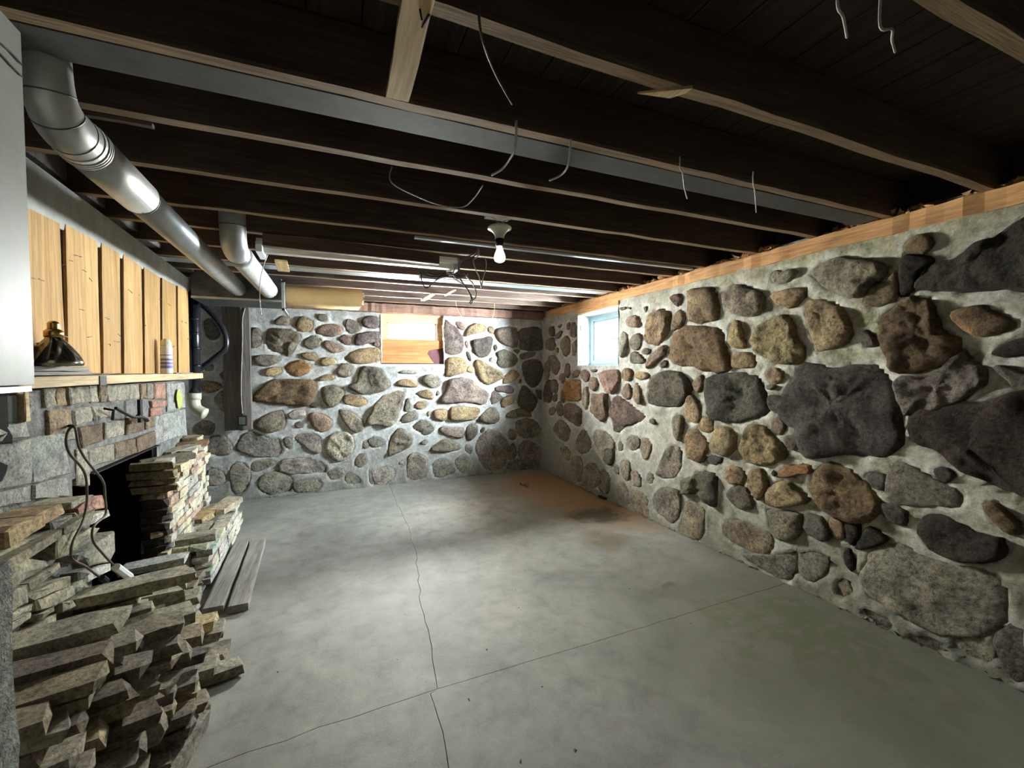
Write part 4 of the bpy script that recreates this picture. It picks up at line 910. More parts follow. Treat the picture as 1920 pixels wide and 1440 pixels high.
# rough core with the fire opening
core = MB().box(FX-.55, FX-.012, 1.3, 2.60, 0, 1.375).box(FX-.55, FX-.012, 3.66, 4.22, 0, 1.375).box(FX-.55, FX-.012, 2.6, 3.66, .955, 1.375)
core.build('masonry_core', M['mortarback'], fp)
MB().box(FX-.56, FX-.50, 2.55, 3.7, 0, .96).box(FX-.5, FX-.03, 2.6, 2.63, 0, .95).box(FX-.5, FX-.03, 3.63, 3.66, 0, .95).build('firebox', M['dark'], fp)
MB().box(FX-.05, FX+.012, 2.74, 3.64, .944, .950).build('steel_lintel', M['iron'], fp)
KC = dict(L=(.34, .31, .26), T=(.27, .20, .135), B=(.17, .125, .09), R=(.38, .22, .17), K=(.34, .35, .33))
for i, (c, s, p) in enumerate(trace['mas']):
    q = rnd(i+11).uniform(.85, 1.12)
    if c == 'Q': oriented(FX-.01, p, .004, .03, M['greenboard'], 'access_board', fp, None, i, .002, 0)
    elif c == 'Y': oriented(FX-.005, p, .02, .02, M['mantelwood'], 'wood_stud', fp, None, i, .003, .001)
    else: oriented(FX-.012, p, {'K': .014}.get(c, .012+rnd(i).uniform(-.004, .006)), .03, M['concrete'] if c == 'K' and False else M['brick'], 'block' if c == 'K' else 'brick', fp, tuple(v*q for v in KC[c]), i+900)
# end return of the chimney: concrete blocks turning the corner
for k, z in enumerate((.0, .2, .4, .6, .8, 1.0, 1.19)):
    MB().box(FX-.5, FX-.02, 4.222, 4.252, z+.004, min(1.375, z+.196)).build('block', M['brick'], fp, color=(.36, .38, .36))
M['moss'] = simple('lime green lichen', (.42, .5, .12), .95, 0, .4, 50, .5)
R = rnd(6); mo = [(FX+.019, 4.06+.075*math.cos(t)*R.uniform(.6, 1.1), 1.235+.085*math.sin(t)*R.uniform(.6, 1.1)) for t in [2*math.pi*j/14 for j in range(14)]]
mesh('lichen_patch', mo+[(FX+.021, 4.06, 1.235)], [(j, (j+1) % 14, 14) for j in range(14)], M['moss'], fp)
# a bracket, and flat black pieces standing in for a flue hole and gap
hole = MB(); n = 16
cy_, cz_ = LN['cordA'][0][1]-.02, 1.14
ring = [(FX+.001, 2.07+.10*math.cos(t)*(1+.15*math.sin(3*t)), 1.17+.115*math.sin(t)) for t in [2*math.pi*j/n for j in range(n)]]
hole.add([(FX+.006, a[1], a[2]) for a in ring]+[(FX+.0, 2.07, 1.17)], [(j, (j+1) % n, n) for j in range(n)])
hole.build('flue_hole_disc', M['dark'], fp)
MB().box(FX-.005, FX+.004, 2.05, 2.16, 1.25, 1.37).build('black_gap_box', M['dark'], fp)
bk = LN['bracket']
br = MB().tube(smooth_path(bk[:5], 3), .008, 6).box(-1.035, -1.02, bk[4][1]-.09, bk[4][1]-.055, 1.15, 1.285).tube([(-1.03, 3.17, 1.19), (-1.03, 3.25, 1.17), (-1.03, 3.31, 1.15)], .012, 6).tube([(-1.07, 2.87, 1.26), (-1.03, 2.865, 1.25), (-1.03, 2.85, 1.20)], .007, 6)
tag(br.build('damper_bracket', M['iron']), 'bent black iron bracket stuck in the broken brickwork over the fire opening', 'bracket')

# mantel, and the cedar boards above it
mt_ = tag(board('mantel_shelf', (-1.10, 1.95, 1.412), (-1.10, 4.43, 1.412), .22, .045, M['mantelwood'], seed=7, wob=.002, seg=16), 'pale pine mantel board across the chimney', 'shelf')
MB().box(-.99, -.985, 2.615, 2.68, 1.386, 1.43).build('masking_tape', M['galvgrey'], mt_)
pc = tag(empty('board_cladding', (-1.05, 3.3, 1.44)), 'upright honey coloured cedar boards above the mantel', 'cladding')
MB().box(-1.13, -1.066, 1.9, 4.38, 1.44, 2.10).build('dark_backing', M['dark'], pc)
for i, (c, s, p) in enumerate(trace['plank']):
    q = rnd(i+77).uniform(.86, 1.1); oriented(-1.062, p, .008, .004, M['cedar'], 'plank', pc, (q, q*.99, q*.96), i+300, .001, .0008, 0)
R = rnd(31); nm = MB()
for i in range(26):
    y = R.uniform(2.2, 4.4); z = R.uniform(1.5, 2.02); nm.tube([(-1.046, y, z), (-1.040, y+R.uniform(-.03, .03), z+R.uniform(-.006, .006)), (-1.044, y+R.uniform(-.05, .05), z+R.uniform(-.01, .01))], .0016, 4)
tag(nm.build('splinters', M['cabled'], pc), None, None, None, 'stuff')
ps = LN['lampshade']
wt = MB().add([(-1.06, 1.6, 2.05), (-1.06, 4.39, 2.115), (-1.045, 4.5, 2.21), (-1.045, 1.6, 2.285), (-1.12, 1.6, 2.05), (-1.12, 4.39, 2.115), (-1.12, 4.5, 2.21), (-1.12, 1.6, 2.285)],
    [(0, 1, 2, 3), (4, 7, 6, 5), (0, 4, 5, 1), (3, 2, 6, 7), (1, 5, 6, 2), (0, 3, 7, 4)])
tag(wt.build('plaster_strip', M['plaster']), 'grey white plaster strip running above the cedar boards', 'trim board')

# things on the mantel
sb = LN['shelfboard']
t1 = tag(empty('wood_offcut', (-1.05, 2.3, 1.436)), 'grey weathered offcut on the mantel under the chrome reflector bulb', 'board')
board('board', (-1.05, 2.0, 1.4435), (-1.05, 2.585, 1.4435), .10, .014, M['greywood'], t1, seed=3, wob=.0015); board('board', (-1.055, 2.0, 1.463), (-1.055, 2.575, 1.463), .10, .02, M['greywood'], t1, seed=4, wob=.002)
ls = tag(empty('reflector_bulb', (-1.0, 2.29, 1.474)), 'tarnished chrome reflector bulb with brass screw base standing face down on the offcut', 'light bulb')
c_ = (-1.0, 2.29, 1.474); KR, KZ = .52, .86
def sc_(p): return [(r*KR if r > .001 else r, z*KZ) for r, z in p]
MB().lathe(sc_([(.150, 0), (.162, .004), (.164, .014), (.158, .026), (.135, .055), (.10, .088), (.07, .112), (.052, .125), (.050, .132)]), c_, 40).build('reflector', M['chrome'], ls, True)
MB().lathe(sc_([(.050, .130), (.056, .132), (.056, .158), (.048, .164), (.038, .168)]), c_, 24).build('neck_ring', M['brass'], ls, True)
prof = [(.036, .168)]
for k in range(4): prof += [(.038, .172+k*.007), (.032, .1755+k*.007)]
prof += [(.030, .200), (.018, .206), (.0001, .208)]
MB().lathe(sc_(prof), c_, 24).build('screw_base', M['brass'], ls, True)
cn = tag(empty('spray_can', (-1.0, 3.58, 1.436)), 'white spray can with violet label standing against the cedar boards', 'can')
cc = (-1.0, 3.58, 1.436)
MB().lathe([(.0001, 0), (.031, .0), (.033, .004), (.033, .172), (.030, .182), (.0001, .182)], cc, 24).build('body', M['white'], cn, True)
MB().lathe([(.0334, .035), (.0334, .10)], cc, 24).build('printed_label', M['paint_label'], cn, True)
MB().lathe([(.0337, .055), (.0337, .060)], cc, 24).build('label_stripe', M['white'], cn, True); MB().lathe([(.0336, .120), (.0336, .126)], cc, 24).build('label_stripe', M['paint_label'], cn, True); MB().lathe([(.0337, .078), (.0337, .086)], cc, 24).build('label_stripe', M['white'], cn, True)
MB().lathe([(.0285, .180), (.0285, .205), (.022, .224), (.012, .232), (.0001, .234)], cc, 24).build('cap', M['foam'], cn, True)
tag(MB().box(-1.03, -.995, 3.76, 4.18, 1.4345, 1.441).build('wood_chip', M['greywood']), 'thin grey wood sliver lying on the far end of the mantel', 'wood scrap')

# ------------------------------------------------------------------ ledgestone veneer columns either side of the opening
LX = -.95
LC = dict(o=(.46, .34, .20), l=(.40, .39, .31), g=(.30, .30, .26), r=(.44, .26, .21), w=(.52, .53, .50), t=(.36, .34, .25))
lc = tag(empty('stone_column', (LX, 2.2, 0)), 'near veneer column of pale ledgestones left of the fire opening', 'stone column')
MB().box(FX, LX-.045, 1.25, 2.50, 0, .80).build('mortar_core', M['mortarback'], lc)
for i, (c, s, p) in enumerate(trace['ledge']):
    q = rnd(i+5).uniform(.85, 1.12); oriented(LX-.03, p, .03+rnd(i+70).uniform(-.012, .02), .1, M['ledge'], 'ledgestone', lc, tuple(v*q for v in LC[c]), i+500, .006, .004)
# hidden and lower courses of the near column, filled below the traced ones
def rockbox(cx, cy, cz, lx, ly, lz, yaw, seed, jit=.006, tilt=0, seg=3):
    """split stone slab: long along local x, ragged ends, uneven faces"""
    R = rnd(seed); V = []; Fc = []; ca, sa = math.cos(yaw), math.sin(yaw)
    sec = [(-1, -1), (1, -1), (1, 1), (-1, 1)]
    e0, e1 = R.uniform(-.25, .25), R.uniform(-.25, .25)
    for i in range(seg+1):
        t = -1+2*i/seg
        for (a, b) in sec:
            x = t*lx/2; y = a*ly/2; z = b*lz/2
            if i == 0: x += e0*y+R.uniform(-.012, .012)
            if i == seg: x += e1*y+R.uniform(-.016, .016)
            if i in (0, seg): y *= .93; z *= R.uniform(.8, 1)
            y += R.uniform(-jit, jit); z += R.uniform(-jit, jit)*.6+x*tilt
            V.append((cx+x*ca-y*sa, cy+x*sa+y*ca, cz+z))
    for i in range(seg):
        for j in range(4): a = i*4+j; b = i*4+(j+1) % 4; Fc.append((a, b, b+4, a+4))
    k = len(V); R2 = seg*4
    V.append(tuple(sum(V[j][q] for j in range(4))/4-(ca*.008 if q == 0 else sa*.008 if q == 1 else 0) for q in range(3)))
    V.append(tuple(sum(V[R2+j][q] for j in range(4))/4+(ca*.012 if q == 0 else sa*.012 if q == 1 else 0) for q in range(3)))
    for j in range(4): Fc.append(((j+1) % 4, j, k)); Fc.append((R2+j, R2+(j+1) % 4, k+1))
    return V, Fc
def slabcol(R, kind=0):
    b = R.choice([(.27, .25, .21), (.22, .20, .17), (.31, .29, .24), (.19, .16, .13), (.31, .27, .19)]); q = R.uniform(.85, 1.15); return tuple(x*q for x in b)
R = rnd(12)
z = 0.0; row = 0
while z < .42:
    h = R.uniform(.045, .07); y = 1.28+R.uniform(0, .08)
    while y < 2.45:
        L = R.uniform(.14, .3); L = min(L, 2.52-y)
        if z+h < .47-.0*(y-1.9):
            V, Fc = rockbox(LX-.045, y+L/2, z+h/2, L-.008, .07+R.uniform(0, .02), h-.006, math.pi/2, int(R.random()*1e6), .003)
            mesh('ledgestone', V, Fc, M['ledge'], lc, color=tuple(v*R.uniform(.9, 1.1) for v in LC[R.choice('lgtl')]), origin=(LX-.045, y+L/2, z+h/2))
        y += L
    z += h; row += 1
# capstones on top of the near column
for (y, L, z, w) in ((1.5, .42, .845, .15), (1.93, .40, .85, .16), (2.27, .24, .845, .15)):
    V, Fc = rockbox(LX-.05, y, z, L, w, .035, math.pi/2, int(y*100), .005); mesh('capstone', V, Fc, M['ledge'], lc, color=(.27, .25, .19), origin=(LX-.05, y, z))

rc = tag(empty('stone_column', (LX, 3.85, 0)), 'far veneer column of thin pale ledgestones beside the fire opening', 'stone column')
MB().box(FX-.02, LX-.06, 3.42, 4.26, 0, .80).build('mortar_core', M['mortarback'], rc)
z = 0.0; R = rnd(21)
while z < .84:
    h = R.uniform(.038, .06); y = 3.38+R.uniform(-.03, .03); endy = 4.33+R.uniform(-.02, .03)
    top = z > .66
    while y < endy-.03:
        L = min(R.uniform(.10, .26), endy-y)
        pr = R.uniform(-.012, .014)+(.03 if top and R.random() < .4 else 0)
        if not (top and R.random() < .12):
            V, Fc = rockbox(LX-.045+pr, y+L/2, z+h/2, L-.006, .09, h-.005, math.pi/2+(R.uniform(-.1, .1) if top else 0), int(R.random()*1e6), .003)
            c = R.choice([(.60, .56, .44), (.52, .5, .42), (.64, .56, .40), (.5, .36, .28), (.48, .47, .42), (.64, .6, .5)])
            mesh('ledgestone', V, Fc, M['ledge'], rc, color=c, origin=(LX-.045+pr, y+L/2, z+h/2))
        y += L
    # return face towards the opening, stones running back into the firebox
    if z > .0:
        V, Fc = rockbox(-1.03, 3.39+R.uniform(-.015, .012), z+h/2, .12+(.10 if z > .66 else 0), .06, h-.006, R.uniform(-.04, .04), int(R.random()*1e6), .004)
        mesh('ledgestone', V, Fc, M['ledge'], rc, color=(.24, .20, .13) if z > .62 else (.05, .042, .036), origin=(-1.03, 3.37, z+h/2))  # lower stones near black: the opening's shade is put into their colour
    z += h
for (y, L, z, yaw, c) in ((3.62, .30, .85, .5, (.3, .27, .2)), (3.9, .26, .86, 1.1, (.42, .4, .33)), (4.12, .22, .87, .3, (.30, .19, .12)), (4.22, .14, .90, 1.5, (.5, .42, .3))):
    V, Fc = rockbox(LX-.07, y, z, L, .11, .045, yaw, int(y*77), .005, .05); mesh('loose_capstone', V, Fc, M['ledge'], rc, color=c, origin=(LX-.07, y, z))

# hearth slab
tag(MB().box(-.895, -.775, 2.2, 4.62, .001, .028).build('hearth_slab', M['concrete']), 'low pale concrete hearth slab under the fallen stones', 'hearth')

# ------------------------------------------------------------------ fallen ledgestones: a heap of stacks along the hearth
ORD = ['bottom', 'second', 'third', 'fourth', 'fifth', 'sixth', 'seventh', 'eighth', 'ninth', 'tenth', 'eleventh', 'twelfth', 'thirteenth', 'fourteenth', 'fifteenth']
PL = ['first', 'second', 'third', 'fourth', 'fifth', 'sixth', 'seventh', 'eighth', 'ninth', 'tenth', 'eleventh', 'twelfth', 'thirteenth', 'fourteenth', 'fifteenth', 'sixteenth', 'seventeenth', 'eighteenth']
def cname(c): return 'brown' if c[0] > c[2]*1.28 else ('pale grey' if c[0] > .33 else 'dark grey' if c[0] < .23 else 'grey')
def loose(cx, cy, cz, lx, ly, lz, yaw, seed, c, label, tilt=0, group='fallen ledgestones beside the hearth', name='ledgestone_slab', jit=.006):
    V, Fc = rockbox(cx, cy, cz, lx, ly, lz, yaw, seed, jit, tilt)
    o = mesh(name, V, Fc, M['ledge'], None, color=c, origin=(cx, cy, cz)); tag(o, label, 'stone', group); return o
prof = [(1.44, .58, -.64, .34), (1.56, .60, -.63, .34), (1.68, .58, -.61, .36), (1.80, .54, -.63, .36), (1.92, .50, -.60, .36), (2.04, .40, -.60, .36), (2.16, .34, -.60, .34),
        (2.28, .44, -.74, .36), (2.40, .47, -.73, .36), (2.52, .42, -.72, .36), (2.64, .30, -.70, .34), (2.76, .34, -.78, .3), (2.88, .28, -.74, .34), (3.0, .20, -.80, .3), (3.12, .24, -.83, .3), (3.24, .17, -.82, .3)]
R = rnd(44)
for si, (y, H, xe, L0) in enumerate(prof):
    z = 0.0 if xe > -.7 else .028; k = 0
    while z < H-.02:
        h = R.uniform(.036, .054); L = L0*R.uniform(.8, 1.05); e = xe+(.55-z)*(.14 if xe > -.7 else .05)+R.uniform(-.085, .055)
        yaw = .22+R.uniform(-.05, .05); c = slabcol(R)
        loose(e-L/2*math.cos(yaw), y+R.uniform(-.006, .006), z+h/2, L, .106+R.uniform(-.012, .006), h-.003, yaw, int(R.random()*1e6), c,
              '%s split stone slab, %s up in the %s heap stack from the camera' % (cname(c), ORD[k], PL[si]), R.uniform(-.03, .03))
        z += h; k += 1
# neat stack at the far end of the hearth
z = .028; k = 0
for li in range(6):
    h = .045; y = 3.42+R.uniform(-.03, .03); j = 0
    while y < 4.42-li*.02:
        L = R.uniform(.22, .36); c = tuple(v*R.uniform(.9, 1.1) for v in (.54, .52, .45))
        if li < 5 or y > 3.95 or y < 3.5:
            loose(-.80+R.uniform(-.015, .015), y+L/2, z+h/2, L-.01, .10, h-.003, math.pi/2+R.uniform(-.05, .05), int(R.random()*1e6), c,
              'pale slab, %s layer, %s from the camera in the neat hearth stack' % (ORD[li], PL[j]), 0, 'neatly stacked ledgestones on the hearth', jit=.003)
            if j % 2 == 0:
                loose(-.915, y+L/2, z+h/2, L-.01, .10, h-.003, math.pi/2, int(R.random()*1e6), c, 'inner slab, %s layer, %s from the camera behind the neat hearth stack' % (ORD[li], PL[j]), 0, 'neatly stacked ledgestones on the hearth', jit=.003)
        y += L; j += 1
    z += h
for (cx, cy, cz, lx, ly, lz, yaw, c, lab) in [
    (-.93, 3.50, .315, .40, .12, .05, .12, (.33, .31, .26), 'long grey slab on top of the near end of the neat hearth stack'),
    (-.90, 4.05, .325, .36, .12, .045, 1.25, (.44, .33, .18), 'yellow brown slab leaning across the top of the neat hearth stack'),
    (-.80, 4.2, .335, .34, .13, .05, 1.35, (.42, .36, .28), 'thick pale slab topping the far end of the neat hearth stack'),
    (-.98, 3.18, .30, .30, .11, .04, .1, (.45, .47, .46), 'slab painted pale for the window light inside the fire opening'),  # paler grey carries the window light in its colour
    (-.68, 2.56, .17, .27, .11, .05, .3, (.44, .35, .22), 'slab with a bright tan end at the foot of the heap'),
    (-.68, 2.70, .06, .26, .12, .05, .25, (.28, .26, .22), 'grey slab flat on the floor beside the tan ended one'),
    (-.66, 2.57, .115, .26, .11, .05, .15, (.25, .23, .2), 'dark slab under the tan ended one at the foot of the heap'),
    (-.66, 2.52, .03, .34, .13, .05, .2, (.22, .2, .17), 'brown slab flat on the floor under the dark one at the foot of the heap'),
    (-.55, 2.38, .025, .26, .10, .045, .15, (.3, .28, .24), 'pointed slab lying farthest out on the floor from the heap'),
    (-.64, 2.33, .08, .28, .11, .05, .2, (.32, .3, .25), 'grey slab resting above the pointed one'),
    (-.57, 2.10, .025, .20, .10, .045, .9, (.36, .34, .3), 'pale slab turned sideways on the floor at the heap edge'),
    (-.52, 1.92, .04, .30, .06, .07, 1.4, (.38, .38, .33), 'thin slab on edge along the foot of the heap'),
    (-.80, 2.34, .52, .40, .12, .045, .22, (.36, .34, .28), 'broad grey slab across the top of the heap under the cord ends'),
    (-.84, 1.86, .585, .34, .14, .045, .18, (.42, .41, .33), 'long pale slab topping the near end of the heap'),
    (-.64, 2.02, .45, .20, .13, .07, .35, (.26, .23, .18), 'chunky brown block on the shoulder of the heap'),
    (-.70, 2.20, .40, .30, .14, .05, .4, (.34, .33, .26), 'tilted grey slab jutting from the middle of the heap')]:
    loose(cx, cy, cz, lx, ly, lz, yaw, int(abs(cx*cy*1e4)), c, lab, .02)
# two long weathered boards on the floor
for (x, ya, yb, xb, lab, s) in ((-.655, 3.02, 4.13, -.685, 'weathered grey board on the floor nearer the hearth', 1), (-.525, 2.99, 4.12, -.565, 'weathered grey board on the floor farther from the hearth', 2)):
    tag(board('weathered_board', (x, ya, .024), (xb, yb, .024), .105, .046, M['greywood'], seed=s, wob=.002, seg=8), lab, 'board', 'weathered boards on the floor')
tag(MB().box(-.72, -.30, 0, 0, 0, 0).build('scrap', M['greywood']), 'x', 'x') if False else None

# ------------------------------------------------------------------ looped cord and its plugs
co = tag(empty('extension_cord', (-.92, 2.2, 1.24)), 'looped brown grey cord hanging in front of the fire opening with a white socket end', 'cord')
MB().tube(smooth_path([(-1.06, 2.55, 1.208)]+LN['cordA'], 4), .0046, 7).tube(smooth_path([(-1.06, 2.555, 1.208)]+LN['cordB'], 4), .0046, 7).build('cable', M['brown'], co, True)
pb = LN['plugB']; MB().tube([pb[0], pb[1]], .017, 8).build('white_socket_end', M['white'], co); pa = LN['plugA']; MB().tube([pa[0], pa[1]], .013, 8).build('plug', M['black'], co)
MB().tube([(-1.09, 2.56, 1.206), (-1.05, 2.545, 1.21)], .006, 6).build('nail', M['iron'], co)

# ------------------------------------------------------------------ cabinet and pier at the near left
cab = tag(empty('wall_cabinet', (-.6, .9, 1.42)), 'dirty white metal cabinet hung from the ceiling beside the mantel', 'cabinet')
MB().box(-1.0, -.612, .45, 1.285, 1.42, 2.185).build('body', M['whitemetal'], cab)
MB().box(-.61, -.598, .46, 1.29, 1.423, 2.18).build('door', M['whitemetal'], cab)
MB().box(-.63, -.594, .45, 1.27, 1.408, 1.4195).build('bottom_lip', M['galv'], cab)
for nmx in ('wallwireA', 'wallwireB'):
    p = [Vector(q) for q in LN[nmx]]; p = [p[0]+(p[0]-p[-1])*1.5]+p
    tag(MB().tube(smooth_path(p, 3), .0018, 5).build('thin_wire', M['cabled'] if nmx[-1] == 'A' else M['brown']), 'thin %s wire stretched across the cabinet door' % ('grey upper' if nmx[-1] == 'A' else 'copper brown lower'), 'wire')
M['pier'] = simple('rough grey pier', (.25, .26, .23), .95, 0, .45, 34, 1, .01)
pr = MB()
n = 14; V = []; Fc = []
for i in range(n+1):
    for (a, b) in ((-.95, .7), (-.6, .7), (-.6, 1.19), (-.95, 1.19)):
        V.append((a+.006*noise.noise(Vector((a*9, b*9, i))), b+.006*noise.noise(Vector((b*9, a*9, i+30))), 1.07*i/n))
for i in range(n):
    for j in range(4): Fc.append((i*4+j, i*4+(j+1) % 4, i*4+4+(j+1) % 4, i*4+4+j))
Fc.append(tuple(n*4+j for j in range(4)))
tag(mesh('concrete_pier', V, Fc, M['pier']), 'rough grey concrete pier beside the near end of the stone heap', 'pier')

# ------------------------------------------------------------------ pipes and ducts
def seams(mb, p0, p1, ts, r, w=.006):
    p0, p1 = Vector(p0), Vector(p1); t = (p1-p0).normalized()
    for k in ts:
        c = p0.lerp(p1, k); mb.tube([c-t*w, c+t*w], r, 24)
    return mb
P1 = tag(empty('vent_pipe', (-.6, 3, 2.1)), 'long round galvanised vent pipe under the joists, rising at an elbow', 'pipe')
a, b = Vector((-.685, 1.72, 2.15)), Vector((-.70, 4.33, 2.152)); mid = a.lerp(b, .185)
MB().tube([a, mid], .068, 28).build('pipe_section', M['galv'], P1, True); MB().tube([mid-(b-a).normalized()*.03, b], .0635, 28).build('pipe_section', M['galv'], P1, True)
elb = smooth_path([a+(b-a).normalized()*.02, Vector((-.684, 1.66, 2.152)), Vector((-.684, 1.61, 2.175)), Vector((-.684, 1.585, 2.24)), Vector((-.684, 1.58, 2.47))], 3)
MB().tube(elb, [.069-.002*i for i in range(len(elb))], 28).build('elbow', M['galv'], P1, True)
seams(MB(), a, b, (.012, .0165, .021), .0705, .003).build('crimp_band', M['galv'], P1, True)
seams(MB(), a, b, (.183,), .0695, .003).build('joint_seam', M['trunkm'], P1, True)
for k in (2, 5, 8): t = (elb[k+1]-elb[k-1]).normalized(); MB().tube([elb[k]-t*.002, elb[k]+t*.002], .070-.002*k, 28).build('joint_seam', M['trunkm'], P1, True)
P2 = tag(empty('wrapped_pipe', (-.45, 3.6, 2.15)), 'shorter round pipe in dull white wrap running beside the vent pipe', 'pipe')
a, b = Vector((-.482, 3.02, 2.148)), Vector((-.465, 4.33, 2.152))
pts = [a.lerp(b, i/16) for i in range(17)]; rr = [.068*(1+.03*noise.noise(Vector((i*1.9, 0, 4)))) for i in range(17)]
MB().tube(pts, rr, 24).build('wrapped_section', M['wrap'], P2, True)
MB().tube(smooth_path([a+Vector((0, .03, 0)), Vector((-.483, 2.95, 2.155)), Vector((-.484, 2.89, 2.21)), Vector((-.484, 2.87, 2.47))], 3), .066, 24).build('elbow', M['galv'], P2, True)
ep = smooth_path([a, Vector((-.483, 2.95, 2.155)), Vector((-.484, 2.89, 2.21)), Vector((-.484, 2.87, 2.40))], 3)
for k in (1, 4, 7): t = (ep[k+1]-ep[k-1]).normalized(); MB().tube([ep[k]-t*.002, ep[k]+t*.002], .0675, 24).build('joint_seam', M['trunkm'], P2, True)
TD = tag(empty('trunk_duct', (-1, 4.9, 2.1)), 'dusty dark sheet metal trunk duct that the two round pipes enter', 'duct')
MB().box(-1.03, -.37, 4.32, 4.78, 2.055, 2.268).build('body', M['trunkm'], TD)
MB().box(-1.03, -.37, 4.31, 4.319, 2.055, 2.072).build('folded_edge', M['galv'], TD)
MB().box(-.368, -.345, 4.29, 4.32, 1.985, 2.24).box(-.368, -.345, 4.29, 4.7, 1.985, 2.0).box(-.368, -.345, 4.29, 4.7, 2.225, 2.24).build('flange', M['galv'], TD)
MB().tube(smooth_path(LN['pipewire'], 4), .0025, 5)
# kraft faced box duct
KB = tag(empty('kraft_duct', (0, 4.9, 2.2)), 'tan kraft faced duct board hanging between the flange and the window', 'duct')
R = rnd(3); V = []; Fc = []; n = 18
for i in range(n+1):
    x = -.343+(.655)*i/n
    for (y, z) in ((4.36, 2.212), (4.345, 2.17), (4.36, 2.115), (4.41, 2.075), (4.74, 2.072), (4.74, 2.212)):
        xx = x+(R.uniform(-.02, .012) if i == n else 0); V.append((xx, y, z+R.uniform(-.002, .002)))
for i in range(n):
    for j in range(6): Fc.append((i*6+j, i*6+(j+1) % 6, i*6+6+(j+1) % 6, i*6+6+j))
mesh('facing', V, Fc, M['kraft'], KB, True)
fr = MB()
for i in range(40):
    a2 = R.random()*6.28; y = 4.41+.05*math.cos(a2)*R.random(); z = 2.14+.055*math.sin(a2); fr.tube([(.30, y, z), (.312+R.uniform(0, .02), y+R.uniform(-.01, .01), z+R.uniform(-.01, .01))], .0015, 4)
tag(fr.build('torn_edge', M['foam'], KB), None, None, None, 'stuff')
# drain pipe
DP = tag(empty('drain_pipe', (-1.14, 4.82, 1.05)), 'black vertical drain pipe with a cream elbow beyond the mantel end', 'pipe')
MB().tube([(-1.123, 4.82, 2.29), (-1.143, 4.82, 1.24)], .046, 20).build('black_section', M['pvcb'], DP, True)
for z in (1.93, 1.80, 1.66, 1.5): MB().tube([(-1.133, 4.82, z-.012), (-1.133, 4.82, z+.012)], .050, 20).build('coupling', M['pvcb'], DP, True)
MB().tube(smooth_path([(-1.148, 4.82, 1.25), (-1.153, 4.82, 1.17), (-1.14, 4.815, 1.11), (-1.10, 4.80, 1.075), (-1.06, 4.79, 1.055)], 3), .052, 20).build('cream_elbow', M['pvcw'], DP, True)
MB().tube([(-1.147, 4.82, 1.25), (-1.151, 4.82, 1.19)], .057, 20).build('collar', M['pvcw'], DP, True)
HS = tag(empty('flexible_hose', (-1, 4.9, 1.8)), 'curved black corrugated hose joining the drain pipe', 'hose')
hp = smooth_path(LN['hose'], 8); MB().tube(hp, [.026+(.003 if i % 2 else 0) for i in range(len(hp))], 12).build('hose', M['pvcb'], HS, True)

# post with electrical box on the back wall
PW = tag(empty('wall_post', (-.83, 5.5, .8)), 'dirty wooden post with return board standing against the back wall', 'post')
MB().box(-.865, -.785, 5.45, 5.545, .81, 2.16).build('post', M['postwood'], PW); MB().box(-1.05, -.867, 5.525, 5.55, .80, 2.16).build('back_board', M['postwood'], PW)
MB().box(-.90, -.868, 5.47, 5.522, .80, 2.16).build('side_strip', M['postwood'], PW)
tag(MB().tube(smooth_path([(p[0], 5.444, p[2]) for p in LN['postwire']], 4), .005, 6).build('power_cable', M['cable']), 'pale cable running down the wooden post', 'cable')
JB = tag(empty('junction_box', (-.86, 5.44, .9)), 'small rusty outlet box low on the wooden post', 'electrical box')
MB().box(-.905, -.825, 5.405, 5.448, .86, .97).build('box', M['iron'], JB); MB().box(-.895, -.835, 5.398, 5.404, .875, .955).build('cover', M['trunkm'], JB)
V, Fc = rockbox(-.93, 5.44, .96, .05, .05, .03, .3, 5)

# ------------------------------------------------------------------ ceiling fittings
LB = tag(empty('ceiling_lamp', (.905, 2.3, 2.27)), 'bare bulb in a porcelain lampholder hanging from a joist', 'lamp')
c = (.905, 2.3, 0)
MB().box(.905-.07, .905+.07, 2.24, 2.36, 2.315, 2.355).build('junction_box', M['galv'], LB)
MB().tube([(.84, 2.3, 2.315), (.875, 2.3, 2.30), (.905, 2.3, 2.275), (.905, 2.3, 2.262)], .003, 5).tube([(.97, 2.3, 2.345), (.972, 2.3, 2.31), (.94, 2.3, 2.30), (.905, 2.3, 2.275)], .003, 5).build('wire', M['cable'], LB)
MB().lathe([(.0001, 2.262), (.060, 2.262), (.068, 2.256), (.068, 2.248), (.050, 2.240), (.034, 2.222), (.026, 2.205), (.024, 2.192), (.0001, 2.192)], c, 28).build('porcelain_holder', M['porc'], LB, True)
MB().lathe([(.023, 2.194), (.027, 2.188), (.024, 2.170), (.022, 2.152), (.0001, 2.152)], c, 20).build('black_socket', M['black'], LB, True)
MB().lathe([(.014, 2.154), (.017, 2.142), (.022, 2.125), (.030, 2.105), (.0335, 2.09), (.033, 2.078), (.026, 2.066), (.014, 2.060), (.0001, 2.058)], c, 24).build('bulb', M['bulb'], LB, True)
FL = tag(empty('fluorescent_fixture', (.23, 3.25, 2.24)), 'long cream fluorescent strip fixture without tubes under the joists', 'light fixture')
MB().box(-.40, .885, 3.10, 3.34, 2.255, 2.275).build('housing', M['whitefix'], FL)
MB().box(-.40, .885, 3.10, 3.135, 2.235, 2.256).box(-.40, .885, 3.305, 3.34, 2.235, 2.256).build('side_flange', M['white'], FL)
